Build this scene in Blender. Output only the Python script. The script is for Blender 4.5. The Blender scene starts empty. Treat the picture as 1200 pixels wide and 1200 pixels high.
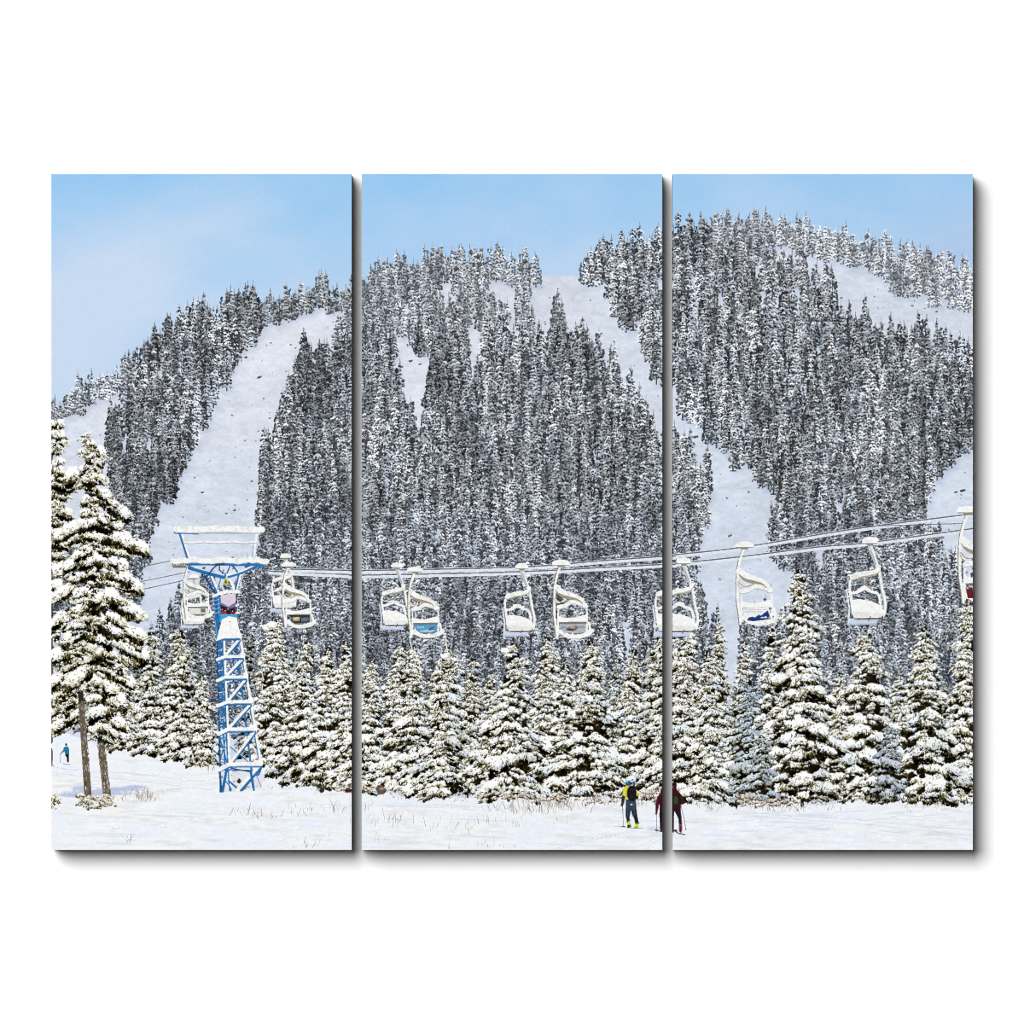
import bpy, bmesh
import math, random
import numpy as np

# ----------------------------------------------------------------------------
# THE PRINTED PICTURE. The three canvases carry one continuous print that is cut
# in three and hung with 12 mm between the pieces. 1 unit here = 1 mm of print.
# The print is built as coloured cells, 1 mm each; every motif owns its cells.
# ----------------------------------------------------------------------------
X0, Y0, PW, PH = 60, 204, 352, 792
W, H = PW*3, PH
S = 3
rng = np.random.default_rng(11)
rnd = random.Random(5)
COL = np.zeros((H*S, W*S, 3), np.float32)
LAB = np.zeros((H*S, W*S), np.int32)
REG = [None]                       # id -> (name, parent id, label, group)

def reg(name, parent=0, label=None, want=True):
    REG.append(dict(name=name, parent=parent, label=label, want=want))
    return len(REG)-1

def U(x):                          # position on the wall -> position on the uncut print
    return x if x < 418 else (x-12 if x < 782 else x-24)

def P(pts): return [(U(x), y) for x, y in pts]

def smooth(w, h, cell, seed, cy=None):
    """bilinear value noise, about -1..1"""
    cy = cy or cell
    g = np.random.default_rng(seed).uniform(-1, 1, (int(h/cy)+3, int(w/cell)+3)).astype(np.float32)
    ys = np.arange(h)/cy; xs = np.arange(w)/cell
    yi = ys.astype(int); xi = xs.astype(int)
    fy = (ys-yi)[:, None]; fx = (xs-xi)[None, :]
    fy = fy*fy*(3-2*fy); fx = fx*fx*(3-2*fx)
    a = g[yi][:, xi]; b = g[yi][:, xi+1]; c = g[yi+1][:, xi]; d = g[yi+1][:, xi+1]
    return ((a*(1-fx)+b*fx)*(1-fy)+(c*(1-fx)+d*fx)*fy).astype(np.float32)

NOI = (smooth(W*S, H*S, 2.2, 9)*.5+smooth(W*S, H*S, 4, 1)*.55 + smooth(W*S, H*S, 9, 2)*.45).astype(np.float32)

def c3(*a): return np.array(a, np.float32)/255
WH = c3(247, 248, 246); WS = c3(219, 224, 235); BL = c3(40, 110, 172); BD = c3(24, 76, 132); TAN = c3(168, 160, 136); GR = c3(120, 118, 112)

class Cv:                          # a paint target: the print or a sprite
    def __init__(s, col, lab, x0, y0):
        s.c, s.l, s.x0, s.y0 = col, lab, x0, y0
        s.h, s.w = col.shape[:2]
    def win(s, xa, ya, xb, yb):
        i0 = max(0, int((xa-s.x0)*S)-1); i1 = min(s.w, int((xb-s.x0)*S)+2)
        j0 = max(0, int((ya-s.y0)*S)-1); j1 = min(s.h, int((yb-s.y0)*S)+2)
        if i0 >= i1 or j0 >= j1: return None
        X = ((np.arange(i0, i1)+.5)/S+s.x0)[None, :]; Y = ((np.arange(j0, j1)+.5)/S+s.y0)[:, None]
        return i0, i1, j0, j1, X, Y
    def put(s, w, m, col, lab):
        i0, i1, j0, j1 = w[:4]
        s.c[j0:j1, i0:i1][m] = col
        if lab is not None: s.l[j0:j1, i0:i1][m] = lab
    def poly(s, pts, col, lab=None):
        xs = [p[0] for p in pts]; ys = [p[1] for p in pts]
        w = s.win(min(xs), min(ys), max(xs), max(ys))
        if w is None: return
        X, Y = w[4], w[5]
        m = np.zeros((Y.shape[0], X.shape[1]), bool)
        n = len(pts)
        for k in range(n):
            xa, ya = pts[k]; xb, yb = pts[(k+1) % n]
            if ya == yb: continue
            m ^= ((ya > Y) != (yb > Y)) & (X < (xb-xa)*(Y-ya)/(yb-ya)+xa)
        s.put(w, m, col, lab)
    def ell(s, cx, cy, a, b, rot, col, lab=None, rag=0.):
        r = max(a, b)*(1+rag)
        w = s.win(cx-r, cy-r, cx+r, cy+r)
        if w is None: return
        c, q = math.cos(rot), math.sin(rot)
        dx, dy = w[4]-cx, w[5]-cy
        d = ((dx*c+dy*q)/a)**2+((dy*c-dx*q)/b)**2
        if rag:
            oy, ox = rnd.randrange(H*S-d.shape[0]), rnd.randrange(W*S-d.shape[1])
            d = d+NOI[oy:oy+d.shape[0], ox:ox+d.shape[1]]*rag
        s.put(w, d < 1, col, lab)
    def line(s, pts, wd, col, lab=None, w2=None):
        n = len(pts)-1
        for k in range(n):
            (xa, ya), (xb, yb) = pts[k], pts[k+1]
            ra = wd/2 if w2 is None else (wd+(w2-wd)*k/n)/2
            rb = wd/2 if w2 is None else (wd+(w2-wd)*(k+1)/n)/2
            r = max(ra, rb)
            w = s.win(min(xa, xb)-r, min(ya, yb)-r, max(xa, xb)+r, max(ya, yb)+r)
            if w is None: continue
            dx, dy = xb-xa, yb-ya; L2 = dx*dx+dy*dy+1e-9
            t = np.clip(((w[4]-xa)*dx+(w[5]-ya)*dy)/L2, 0, 1)
            d = (w[4]-xa-t*dx)**2+(w[5]-ya-t*dy)**2
            s.put(w, d < (ra+(rb-ra)*t)**2, col, lab)
        if wd > 1.8 and col is WH:               # snow is never a clean bar
            for k in range(n):
                (xa, ya), (xb, yb) = pts[k], pts[k+1]
                m = max(1, int(math.hypot(xb-xa, yb-ya)/(wd*.9)+rnd.random()))
                for _ in range(m):
                    t = rnd.random(); q = wd if w2 is None else wd+(w2-wd)*(k+t)/n
                    g = rnd.choice([1, 1, .97, .93])
                    s.ell(xa+(xb-xa)*t+rnd.gauss(0, .12)*q, ya+(yb-ya)*t+rnd.gauss(-.08, .14)*q, q*rnd.uniform(.35, .62), q*rnd.uniform(.28, .5), rnd.uniform(-.5, .5), col*g, lab, .9)

def curve(pts, n=6):               # Catmull-Rom through the points
    out = []
    q = [pts[0]]+list(pts)+[pts[-1]]
    for i in range(1, len(q)-2):
        for k in range(n):
            t = k/n
            out.append(tuple(.5*((2*q[i][j])+(-q[i-1][j]+q[i+1][j])*t+(2*q[i-1][j]-5*q[i][j]+4*q[i+1][j]-q[i+2][j])*t*t
                       + (-q[i-1][j]+3*q[i][j]-3*q[i+1][j]+q[i+2][j])*t**3) for j in (0, 1)))
    out.append(pts[-1])
    return out

def c3(*a): return np.array(a, np.float32)/255
def inside(pts, x, y):
    r = False; n = len(pts)
    for k in range(n):
        xa, ya = pts[k]; xb, yb = pts[(k+1) % n]
        if (ya > y) != (yb > y) and x < (xb-xa)*(y-ya)/(yb-ya)+xa: r = not r
    return r

MAIN = Cv(COL, LAB, X0, Y0)

def paste(sp, x, y, lab, gain=1., tint=(1, 1, 1), flip=False, mix=None, base='bottom'):
    col, msk = sp
    if flip: col, msk = col[:, ::-1], msk[:, ::-1]
    h, w = msk.shape
    i = int(round((x-X0)*S-w/2)); j = int(round((y-Y0)*S-(h if base == 'bottom' else h/2)))
    i0, j0 = max(0, i), max(0, j); i1, j1 = min(W*S, i+w), min(H*S, j+h)
    if i0 >= i1 or j0 >= j1: return
    c = col[j0-j:j1-j, i0-i:i1-i]; m = msk[j0-j:j1-j, i0-i:i1-i]
    v = c[m]*(np.array(tint, np.float32)*gain)
    if mix is not None: v = v*(1-mix[1])+mix[0]*mix[1]
    COL[j0:j1, i0:i1][m] = v
    LAB[j0:j1, i0:i1][m] = lab

# ---------------------------------------------------------------- sky
def paint_sky():
    lab = reg('sky', label='pale blue winter sky with faint thin haze')
    yy = (np.arange(H*S)/S+Y0)[:, None]; xx = (np.arange(W*S)/S+X0)[None, :]
    t = np.clip((yy-204)/240, 0, 1)
    top = c3(152, 200, 241); low = c3(200, 218, 241)
    n = smooth(W*S, H*S, 300, 3, 160)*.6+smooth(W*S, H*S, 110, 4, 60)*.3+smooth(W*S, H*S, 40, 5)*.08
    d = np.abs((yy-300)-(xx-180)*-.35)/70      # the band of thin haze at the left
    band = np.exp(-d*d)*np.clip((420-xx)/260, 0, 1)
    f = np.clip(t*.95+.02+n*.26+band*.5+np.clip((xx-380)/300, 0, 1)*.2, 0, 1)[..., None]
    COL[:] = top*(1-f)+low*f
    r = (np.clip((xx-1000)/100, 0, 1)*np.clip((yy-215)/80, 0, 1)*.5)[..., None]
    COL[:] = COL*(1-r)+c3(172, 194, 230)*r
    LAB[:] = lab

# ---------------------------------------------------------------- mountain
RIDGE = [(60, 505), (85, 478), (112, 467), (140, 455), (152, 446), (175, 430), (200, 407), (240, 392), (290, 385), (313, 382), (344, 371), (379, 360), (412, 354),
         (424, 345), (470, 330), (520, 322), (580, 324), (622, 326), (650, 322), (682, 325), (700, 315), (740, 300), (776, 290), (788, 285), (850, 282),
         (900, 275), (945, 285), (1000, 300), (1060, 318), (1100, 330), (1140, 340)]
def ridge_y(u):
    q = P(RIDGE)
    return np.interp(u, [a for a, b in q], [b for a, b in q])

def paint_slope():
    lab = reg('ski_slope', label='open white ski slopes between the strips of forest')
    yy = (np.arange(H*S)/S+Y0)[:, None]; xx = (np.arange(W*S)/S+X0)[None, :]
    m = yy > ridge_y(xx)+NOI*1.0
    n1 = smooth(W*S, H*S, 26, 21, 12); n2 = smooth(W*S, H*S, 9, 22, 5); n3 = smooth(W*S, H*S, 4, 23, 3); n4 = smooth(W*S, H*S, 90, 24, 50)
    v = n1*.022+n2*.018+n3*.008+n4*.022
    base = c3(219, 224, 235)
    low = c3(210, 219, 235)
    f = np.clip((yy-430)/300, 0, 1)[..., None]*np.ones_like(xx)[..., None]
    c = base*(1-f)+low*f
    f2 = (np.clip((xx-560)/200, 0, 1)*np.ones_like(yy))[..., None]*.6
    c = c*(1-f2)+c3(209, 219, 234)*f2
    c = c*(1+v[..., None]*1.3)
    COL[m] = c[m]; LAB[m] = lab
    # faint tracks down the runs
    for k in range(520):
        a = rnd.choice([(300, 400, 240, 600), (250, 560, 190, 720), (700, 380, 770, 500), (840, 560, 850, 720), (1000, 330, 1120, 385), (110, 480, 80, 560)])
        x = a[0]+(a[2]-a[0])*rnd.random()+rnd.uniform(-35, 35); y = a[1]+(a[3]-a[1])*rnd.random()
        if x < 60 or x > 1140: continue
        x = U(x)
        L = rnd.uniform(4, 14); s = rnd.choice([-1, 1])*rnd.uniform(.1, .6)
        i = int((x-X0)*S); j = int((y-Y0)*S)
        if not (0 <= i < W*S and 0 <= j < H*S) or LAB[j, i] != lab: continue
        MAIN.line([(x, y), (x+L, y+L*s)], rnd.uniform(.4, .9), COL[j, i]*rnd.choice([.96, .97, 1.025, 1.035]), lab)
    return lab

def sprite(w, h):
    c = np.zeros((int(h*S), int(w*S), 3), np.float32); l = np.zeros(c.shape[:2], np.int32)
    return Cv(c, l, -w/2, -h)
def done(cv): return (cv.c, cv.l > 0)

def far_fir(h, w, snow, dark=1.):
    """a snow-dusted conifer of the mountain forest, base at 0,0"""
    cv = sprite(w+10, h+4)
    cv.line([(0, 0), (rnd.uniform(-.5, .5), -h*.9)], 1.6, c3(44, 46, 52), 1, .5)
    k = rnd.uniform(34, 72)
    for _ in range(int(h*.4)):
        f = rnd.uniform(.08, .8); q = rnd.uniform(.7, 1.4)*k; cv.ell(w*(.42-.34*f)+rnd.gauss(0, .9)+.5, -h*f, rnd.uniform(.7, 1.4), rnd.uniform(1.2, 2.4), rnd.uniform(-.5, .5), c3(q, q*1.03, q*1.1), 1, 1.1)
    sp = rnd.uniform(2.7, 3.6); y = -h*rnd.uniform(.03, .15)-1.5
    lean = rnd.uniform(-.03, .03); pw = rnd.uniform(.5, .95); ft = rnd.uniform(.85, 1.05)
    while y > -h+2.5:
        f = max(0., (y+h)/h)
        r = w/2*min(1, f**pw*1.12)*rnd.uniform(.55, 1.1)
        if f > .8: r *= 1-(f-.8)*2.2
        n = max(1, int(round(r*.74)))
        xs = [(-1+2*(k+.5)/n)*r+rnd.uniform(-.9, .9) for k in range(n)]
        xs.sort(key=lambda q: -abs(q))
        for x in xs:
            o = min(1.1, abs(x)/(r+.1)); sx = 1 if x > 0 else -1
            yy = y+o*2.2+rnd.uniform(-1.3, 1.3)
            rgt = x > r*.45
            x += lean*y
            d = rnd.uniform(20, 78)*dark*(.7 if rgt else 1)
            a = rnd.uniform(1.1, 2.3); q = rnd.uniform(.3, 1.3)
            l, rr = (a*.5, a) if sx > 0 else (a, a*.5)
            if o < .4: l = rr = a*.8
            dc = c3(d*.97, d*1.0, d*1.06)
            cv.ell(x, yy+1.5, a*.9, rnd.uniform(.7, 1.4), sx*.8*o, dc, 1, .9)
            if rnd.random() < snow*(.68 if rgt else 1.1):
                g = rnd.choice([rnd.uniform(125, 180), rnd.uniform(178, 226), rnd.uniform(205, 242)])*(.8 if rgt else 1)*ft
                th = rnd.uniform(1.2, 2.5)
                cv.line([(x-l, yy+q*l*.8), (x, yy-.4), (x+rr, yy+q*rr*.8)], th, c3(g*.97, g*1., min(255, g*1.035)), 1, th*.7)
        y -= sp*rnd.uniform(.75, 1.25)*(1 if f > .25 else .8)
    g = rnd.uniform(90, 200)
    cv.line([(lean*-h, -h*.9), (lean*-h+rnd.uniform(-.5, .5), -h-.5)], 1.1, c3(g, g, g*1.03), 1, .5)
    return done(cv)

# bases of the forest trees grow inside these outlines (wall coordinates)
F_LEFTSTRIP = [(150, 480), (160, 462), (178, 450), (205, 425), (240, 402), (275, 388), (290, 385), (305, 384), (304, 394), (293, 415), (281, 440), (264, 462), (252, 474),
               (243, 495), (235, 520), (230, 535), (217, 560), (203, 590), (194, 610), (186, 630), (172, 650), (166, 690), (155, 740), (60, 740), (60, 690), (140, 650), (134, 600), (128, 560), (127, 515), (134, 500)]
F_FARLEFT = [(60, 495), (85, 484), (112, 472), (140, 460), (152, 452), (160, 460), (150, 466), (115, 478), (90, 492), (70, 510), (60, 512)]
F_MID = [(412, 362), (424, 358), (440, 352), (480, 345), (540, 338), (600, 334), (628, 334), (624, 360), (628, 392), (642, 398), (645, 372), (660, 378), (672, 400), (700, 412), (708, 432), (718, 452), (735, 470), (748, 495),
         (757, 520), (772, 545), (788, 548), (806, 560), (832, 572), (838, 600), (828, 630), (818, 660), (812, 690), (822, 730), (845, 770), (845, 870), (424, 870), (170, 870), (168, 770), (196, 750), (205, 728), (240, 720), (285, 712), (300, 690),
         (312, 660), (308, 630), (303, 605), (302, 575), (310, 552), (322, 525), (330, 495), (340, 462), (350, 442), (357, 425), (378, 412), (388, 390), (390, 372)]
F_RIGHT = [(682, 328), (700, 325), (740, 312), (776, 300), (788, 296), (850, 290), (900, 290), (915, 300), (925, 315), (940, 325), (968, 338), (972, 345), (985, 385), (1000, 402), (1015, 395), (1030, 402), (1060, 405), (1090, 418), (1115, 430),
           (1140, 440), (1140, 535), (1120, 545), (1098, 565), (1092, 585), (1085, 600), (1080, 615), (1095, 650), (1112, 690), (1140, 700), (1140, 870), (870, 870), (868, 770), (905, 742), (935, 715), (905, 665), (905, 655), (900, 622), (905, 592), (885, 565), (868, 560),
           (842, 542), (818, 518), (802, 500), (790, 470), (776, 462), (762, 440), (750, 418), (738, 398), (716, 372), (697, 348)]
F_TOPRIGHT = [(905, 278), (945, 285), (1000, 300), (1060, 315), (1140, 330), (1140, 372), (1112, 362), (1090, 348), (1062, 340), (1042, 324), (1010, 320), (985, 312), (955, 306), (935, 300)]
CLEAR = [[(460, 408), (482, 414), (503, 422), (508, 450), (498, 482), (474, 486), (464, 450)], [(547, 388), (560, 388), (568, 430), (566, 460), (555, 466), (549, 440)], [(562, 458), (571, 458), (574, 490), (563, 490)],
         [(487, 480), (497, 480), (500, 535), (490, 535)], [(976, 590), (986, 590), (989, 640), (977, 640)], [(722, 555), (728, 555), (730, 606), (722, 606)], [(900, 690), (936, 685), (930, 745), (900, 750)],
         [(728, 740), (740, 740), (740, 870), (726, 870)], [(1000, 545), (1006, 545), (1008, 590), (1000, 590)], [(955, 655), (972, 650), (972, 690), (958, 695)], [(508, 350), (528, 345), (538, 362), (520, 374)], [(500, 400), (512, 396), (518, 418), (508, 424)]]

def paint_forest(lab_slope):
    BIG = smooth(W, H, 60, 41, 40)+smooth(W, H, 22, 42, 30)*.8
    kinds = {}
    for key, sn in (('n', .86), ('d', .72), ('w', 1.3)):
        kinds[key] = [[far_fir(h*rnd.uniform(.93, 1.07), w*rnd.uniform(.85, 1.15), sn) for _ in range(12)] for h, w in ((31, 10.5), (44, 13.5), (60, 17))]
    spots = []
    polys = [(P(F_LEFTSTRIP), 'l'), (P(F_FARLEFT), 'f'), (P(F_MID), 'm'), (P(F_RIGHT), 'r'), (P(F_TOPRIGHT), 't')]
    clear = [P(c) for c in CLEAR]
    y = 286.
    while y < 862:
        x = X0-6+rnd.uniform(0, 5)
        while x < X0+W+6:
            px, py = x+rnd.uniform(-4, 4), y+rnd.uniform(-7.5, 7.5)
            for pl, k in polys:
                if inside(pl, min(max(px, X0+1), X0+W-1), py):
                    if not any(inside(c, px, py-1) for c in clear) and not (k == 'm' and 320 < py < 420 and BIG[int(py)-Y0, int(min(W-1, max(0, px-X0)))] > .62): spots.append((px, py, k))
                    break
            x += 9.6
        y += 15.5
    out = list(spots)
    # the row of trees along the skyline, open where the middle run meets the sky
    for a, b, k, st, d0, d1 in [(60, 150, 'f', 5.5, 0, 9), (150, 300, 'l', 5.5, 4, 14), (286, 386, 'v', 4.2, -3, 4), (384, 412, 'm', 5, 2, 10), (424, 632, 'm', 5.2, 3, 13), (683, 776, 'r', 5.2, 4, 14), (788, 905, 'r', 5.2, 4, 12), (900, 1140, 't', 4.2, 1, 16), (1040, 1140, 't', 5, 12, 34), (700, 722, 'r', 6, 14, 30)]:
        x = U(a)
        while x < U(b):
            out.append((x+rnd.uniform(-2, 2), float(ridge_y(x))+rnd.uniform(d0, d1), k)); x += st
    out.sort(key=lambda s: s[1])
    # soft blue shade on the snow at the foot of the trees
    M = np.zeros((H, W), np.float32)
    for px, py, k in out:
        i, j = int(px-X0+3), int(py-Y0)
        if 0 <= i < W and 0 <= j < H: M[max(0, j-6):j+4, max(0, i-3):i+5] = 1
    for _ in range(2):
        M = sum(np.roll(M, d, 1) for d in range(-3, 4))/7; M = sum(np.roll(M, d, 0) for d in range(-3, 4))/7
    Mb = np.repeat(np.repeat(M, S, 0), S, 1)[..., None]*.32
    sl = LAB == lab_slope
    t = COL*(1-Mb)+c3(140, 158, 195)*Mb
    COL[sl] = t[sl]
    for px, py, k in out:
        lab = reg('fir_tree', label=None, want='far')
        key = rnd.choice('nnnwd'); size = rnd.choice([0, 0, 1, 1, 2])
        gain, mix = rnd.uniform(.84, 1.24)*(1+.17*float(BIG[int(min(H-1, max(0, py-20-Y0))), int(min(W-1, max(0, px-X0)))])), None
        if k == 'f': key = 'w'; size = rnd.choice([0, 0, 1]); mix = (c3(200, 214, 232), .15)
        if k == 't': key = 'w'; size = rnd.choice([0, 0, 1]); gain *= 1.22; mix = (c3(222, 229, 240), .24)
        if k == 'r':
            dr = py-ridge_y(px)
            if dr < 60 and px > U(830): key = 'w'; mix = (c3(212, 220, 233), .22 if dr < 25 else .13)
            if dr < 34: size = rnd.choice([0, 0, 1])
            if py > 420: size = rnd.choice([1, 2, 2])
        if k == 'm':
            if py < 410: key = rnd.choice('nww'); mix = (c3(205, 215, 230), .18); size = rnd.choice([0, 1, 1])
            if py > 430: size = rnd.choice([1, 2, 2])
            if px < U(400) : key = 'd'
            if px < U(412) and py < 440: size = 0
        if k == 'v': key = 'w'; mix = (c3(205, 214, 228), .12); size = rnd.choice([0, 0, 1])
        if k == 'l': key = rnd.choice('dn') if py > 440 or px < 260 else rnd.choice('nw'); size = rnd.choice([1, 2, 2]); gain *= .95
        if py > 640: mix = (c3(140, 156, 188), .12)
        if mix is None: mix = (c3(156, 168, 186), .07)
        tn = rnd.uniform(-.02, .02)
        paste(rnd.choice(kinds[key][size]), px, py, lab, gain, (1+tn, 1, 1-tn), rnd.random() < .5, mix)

def paint_specks(lab_slope):
    lab = reg('shrub', label='dark shrub tips poking through the ski slope', want='stuff')
    k = 0
    while k < 230:
        x, y = rnd.uniform(X0, X0+W), rnd.uniform(330, 740)
        i, j = int((x-X0)*S), int((y-Y0)*S)
        if LAB[j, i] != lab_slope: continue
        d = rnd.uniform(40, 125)
        r = rnd.uniform(.3, .7) if rnd.random() < .85 else 1.
        MAIN.ell(x, y, r*1.5, r, rnd.uniform(-.5, .5), c3(d, d, d*1.05)*.7+COL[j, i]*.3, lab, 1.2); k += 1
    for x, y, r in [(304, 442, 1.6), (288, 419, 1.4), (346, 408, 1.1), (317, 402, 1), (237, 577, 1.2), (275, 598, 1.3), (940, 610, 1.5), (1128, 575, 2), (1120, 577, 1.5), (815, 512, 2), (855, 628, 1.6), (763, 488, 1.8), (481, 423, 1.6), (492, 427, 1.4), (470, 430, 1.3)]:
        MAIN.ell(U(x), y, r*1.4, r*.7, -.2, c3(70, 66, 64), lab, 1.4); MAIN.ell(U(x)+r, y-.6, r*.8, r*.4, -.2, c3(96, 92, 88), lab, 1.4)

# ---------------------------------------------------------------- near trees
OLIVE = [(38, 34, 20), (62, 56, 32), (84, 76, 44), (104, 96, 58), (34, 31, 22), (126, 116, 76), (50, 45, 30), (142, 132, 92)]
CREAM = [(253, 252, 246), (248, 247, 239), (240, 239, 230), (252, 252, 249), (230, 230, 224)]
DAB = [(58, 53, 34), (90, 84, 52), (116, 109, 70), (46, 42, 28), (140, 133, 92), (74, 70, 46), (176, 170, 134), (104, 98, 70), (190, 186, 158)]
def frond(L, out):
    """one snow-laden bough: a rounded pillow of snow over a ragged fringe of needles"""
    cv = sprite(L*2.1+8, L*1.5+9); cv.y0 = -L*.62-4
    half = L*.5; hang = min(4.6, 1.2+L*.15)
    def at(t): return t*half, abs(t)**1.7*half*.42*(1-out)+t*half*out*.6
    def fan(t): return math.pi/2-t*.9-out*.6+rnd.uniform(-.5, .5)
    # shade under the bough
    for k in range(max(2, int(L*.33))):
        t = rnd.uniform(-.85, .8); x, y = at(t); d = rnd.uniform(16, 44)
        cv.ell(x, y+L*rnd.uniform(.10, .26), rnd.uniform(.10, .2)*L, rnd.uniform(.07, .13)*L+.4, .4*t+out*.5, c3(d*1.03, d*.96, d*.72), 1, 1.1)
    # fringe
    for k in range(int(L*1.8)):
        t = rnd.uniform(-1, 1); x, y = at(t); y += rnd.uniform(-.02, .15)*L; a = fan(t); l = rnd.uniform(.35, 1.)*hang
        cv.line([(x, y), (x+math.cos(a)*l, y+math.sin(a)*l)], rnd.uniform(.8, 1.4), c3(*rnd.choice(DAB)), 1, .6)
    nb = rnd.choice([2, 3, 3, 4]); bl = []
    for k in range(nb):
        t = (k+.5)/nb*2-1+rnd.uniform(-.25, .25); x, y = at(t*.8); y += -L*.08+rnd.uniform(-.07, .07)*L
        bl.append((x, y, half*rnd.uniform(.34, .62), half*rnd.uniform(.24, .42), out*.6+(1-out)*t*.7+rnd.uniform(-.2, .2)))
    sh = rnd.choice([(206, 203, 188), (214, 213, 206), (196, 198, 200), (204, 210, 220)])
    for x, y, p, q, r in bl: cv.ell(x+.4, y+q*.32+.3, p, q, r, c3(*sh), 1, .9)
    for k in range(int(L*.5)):
        t = rnd.uniform(-1, 1); x, y = at(t); a = fan(t); l = rnd.uniform(.5, 1.1)*hang; y += rnd.uniform(-.12, .04)*L
        cv.line([(x, y), (x+math.cos(a)*l, y+math.sin(a)*l)], rnd.uniform(1.0, 1.8), c3(*rnd.choice(CREAM)), 1, .7)
    for x, y, p, q, r in bl: cv.ell(x-.1, y-.1, p*.96, q*.92, r, c3(*rnd.choice(CREAM[:4])), 1, .9)
    for x, y, p, q, r in bl: cv.ell(x-.3, y-q*.3, p*.6, q*.5, r, c3(255, 255, 253), 1, .8)
    for k in range(int(L*.55)):
        t = rnd.uniform(-1, 1); x, y = at(t); a = fan(t); l = rnd.uniform(.3, .6)*hang; y += rnd.uniform(-.04, .13)*L
        cv.line([(x, y), (x+math.cos(a)*l, y+math.sin(a)*l)], rnd.uniform(.6, 1.1), c3(*rnd.choice(DAB)), 1, .5)
    for k in range(int(L*.15)):
        t = rnd.uniform(-1, 1); x, y = at(t); y += rnd.uniform(-.15, .0)*L
        cv.ell(x, y, .8, .5, .3, c3(*rnd.choice(DAB)), 1, .6)
    return done(cv)

FR = {}
def fronds():
    for L in (5, 7, 9, 12, 15, 19, 24, 30, 36):
        FR[L] = [[frond(L, o*rnd.uniform(.8, 1.1)) for _ in range(9)] for o in (0, .5, 1.)]
def put_frond(L, side, x, y, lab, gain, tint):
    k = min(FR, key=lambda q: abs(q-L))
    s = FR[k][min(2, int(abs(side)*2.99))]
    paste(rnd.choice(s), x, y, lab, gain, tint, side < 0 or (abs(side) < .33 and rnd.random() < .5), base='mid')

def near_fir(x, yb, h, w, label=None, gain=1., blue=0., prof=.75, bare=.0, size=1., snow=None, trunk=True):
    lab = reg('fir_tree', label=label, want='near'); lean = rnd.gauss(0, .025)
    if trunk:
        MAIN.line([(x, yb), (x-lean*h*.9, yb-h*.9)], max(2, w*.05), c3(62, 54, 44), lab, 1)
    tint0 = (1-.20*blue, 1-.12*blue, 1+.03*blue)
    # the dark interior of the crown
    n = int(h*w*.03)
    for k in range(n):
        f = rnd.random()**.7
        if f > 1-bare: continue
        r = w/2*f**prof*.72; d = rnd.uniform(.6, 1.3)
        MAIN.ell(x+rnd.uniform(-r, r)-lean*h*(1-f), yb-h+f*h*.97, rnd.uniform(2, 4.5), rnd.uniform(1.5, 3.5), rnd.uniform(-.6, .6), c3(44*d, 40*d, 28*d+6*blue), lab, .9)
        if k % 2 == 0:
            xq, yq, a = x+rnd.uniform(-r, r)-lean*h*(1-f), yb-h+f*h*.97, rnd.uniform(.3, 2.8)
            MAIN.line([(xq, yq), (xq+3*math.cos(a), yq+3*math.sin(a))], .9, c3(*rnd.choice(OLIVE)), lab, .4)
    y = yb-h*bare-h*.03
    ph = rnd.uniform(0, 6)
    while y > yb-h+5:
        f = (y-(yb-h))/h
        r = w/2*max(.02, min(1.0, f**(prof*.85)*1.1))*rnd.uniform(.62, 1.22)
        if f > .9: r *= 1-(f-.9)*2
        L = (5.2+min(1., f*1.3)*w*.20)*size*rnd.uniform(.75, 1.2)
        n = max(1, int(round(2*r/(L*.55))))
        xs = sorted([(-1+2*(k+.5)/n) if n > 1 else 0. for k in range(n)], key=lambda q: -abs(q))
        cxx = x+math.sin(y*.09+ph)*w*.04+rnd.gauss(0, .05)*w+lean*(y-yb)
        for q in xs:
            sx = q+rnd.uniform(-.6, .6)/n
            if rnd.random() < .27: continue
            g = gain*rnd.uniform(.92, 1.04)
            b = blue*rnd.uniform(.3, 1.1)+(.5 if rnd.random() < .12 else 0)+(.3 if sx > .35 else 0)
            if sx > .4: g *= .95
            yy = min(y+abs(sx)**1.3*r*.26+rnd.uniform(-1, 1)*L*.42, yb-2-L*.22+rnd.uniform(-1, 2))
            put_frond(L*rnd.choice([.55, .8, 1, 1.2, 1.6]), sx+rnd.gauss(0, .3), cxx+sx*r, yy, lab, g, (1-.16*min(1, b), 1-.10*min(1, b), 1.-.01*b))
        y -= L*.47*rnd.uniform(.7, 1.25)
    g = rnd.uniform(200, 245)*gain
    x -= lean*h*.95; xx = x+rnd.uniform(-.8, .8)
    MAIN.line([(x, yb-h+9), (xx, yb-h-1)], 1.6, c3(74, 68, 46), lab, .7)
    for k in range(4): MAIN.ell(x+(xx-x)*k/4+rnd.uniform(-1.2, 1.2), yb-h+8-k*2.3, 1.5-k*.2, .9, rnd.uniform(-.4, .4), c3(g, g, g*.97), lab, .6)
    return lab

GROUND = [(60, 853), (85, 862), (110, 871), (150, 878), (200, 881), (230, 888), (255, 897), (300, 905), (340, 915), (380, 921), (412, 924), (424, 926), (480, 931), (520, 934), (560, 935), (600, 934),
          (640, 930), (690, 932), (730, 934), (776, 936), (788, 938), (860, 940), (900, 939), (960, 944), (985, 941), (1015, 934), (1060, 938), (1100, 940), (1140, 938)]
def gy(u):
    q = P(GROUND)
    return float(np.interp(u, [a for a, b in q], [b for a, b in q]))

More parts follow.
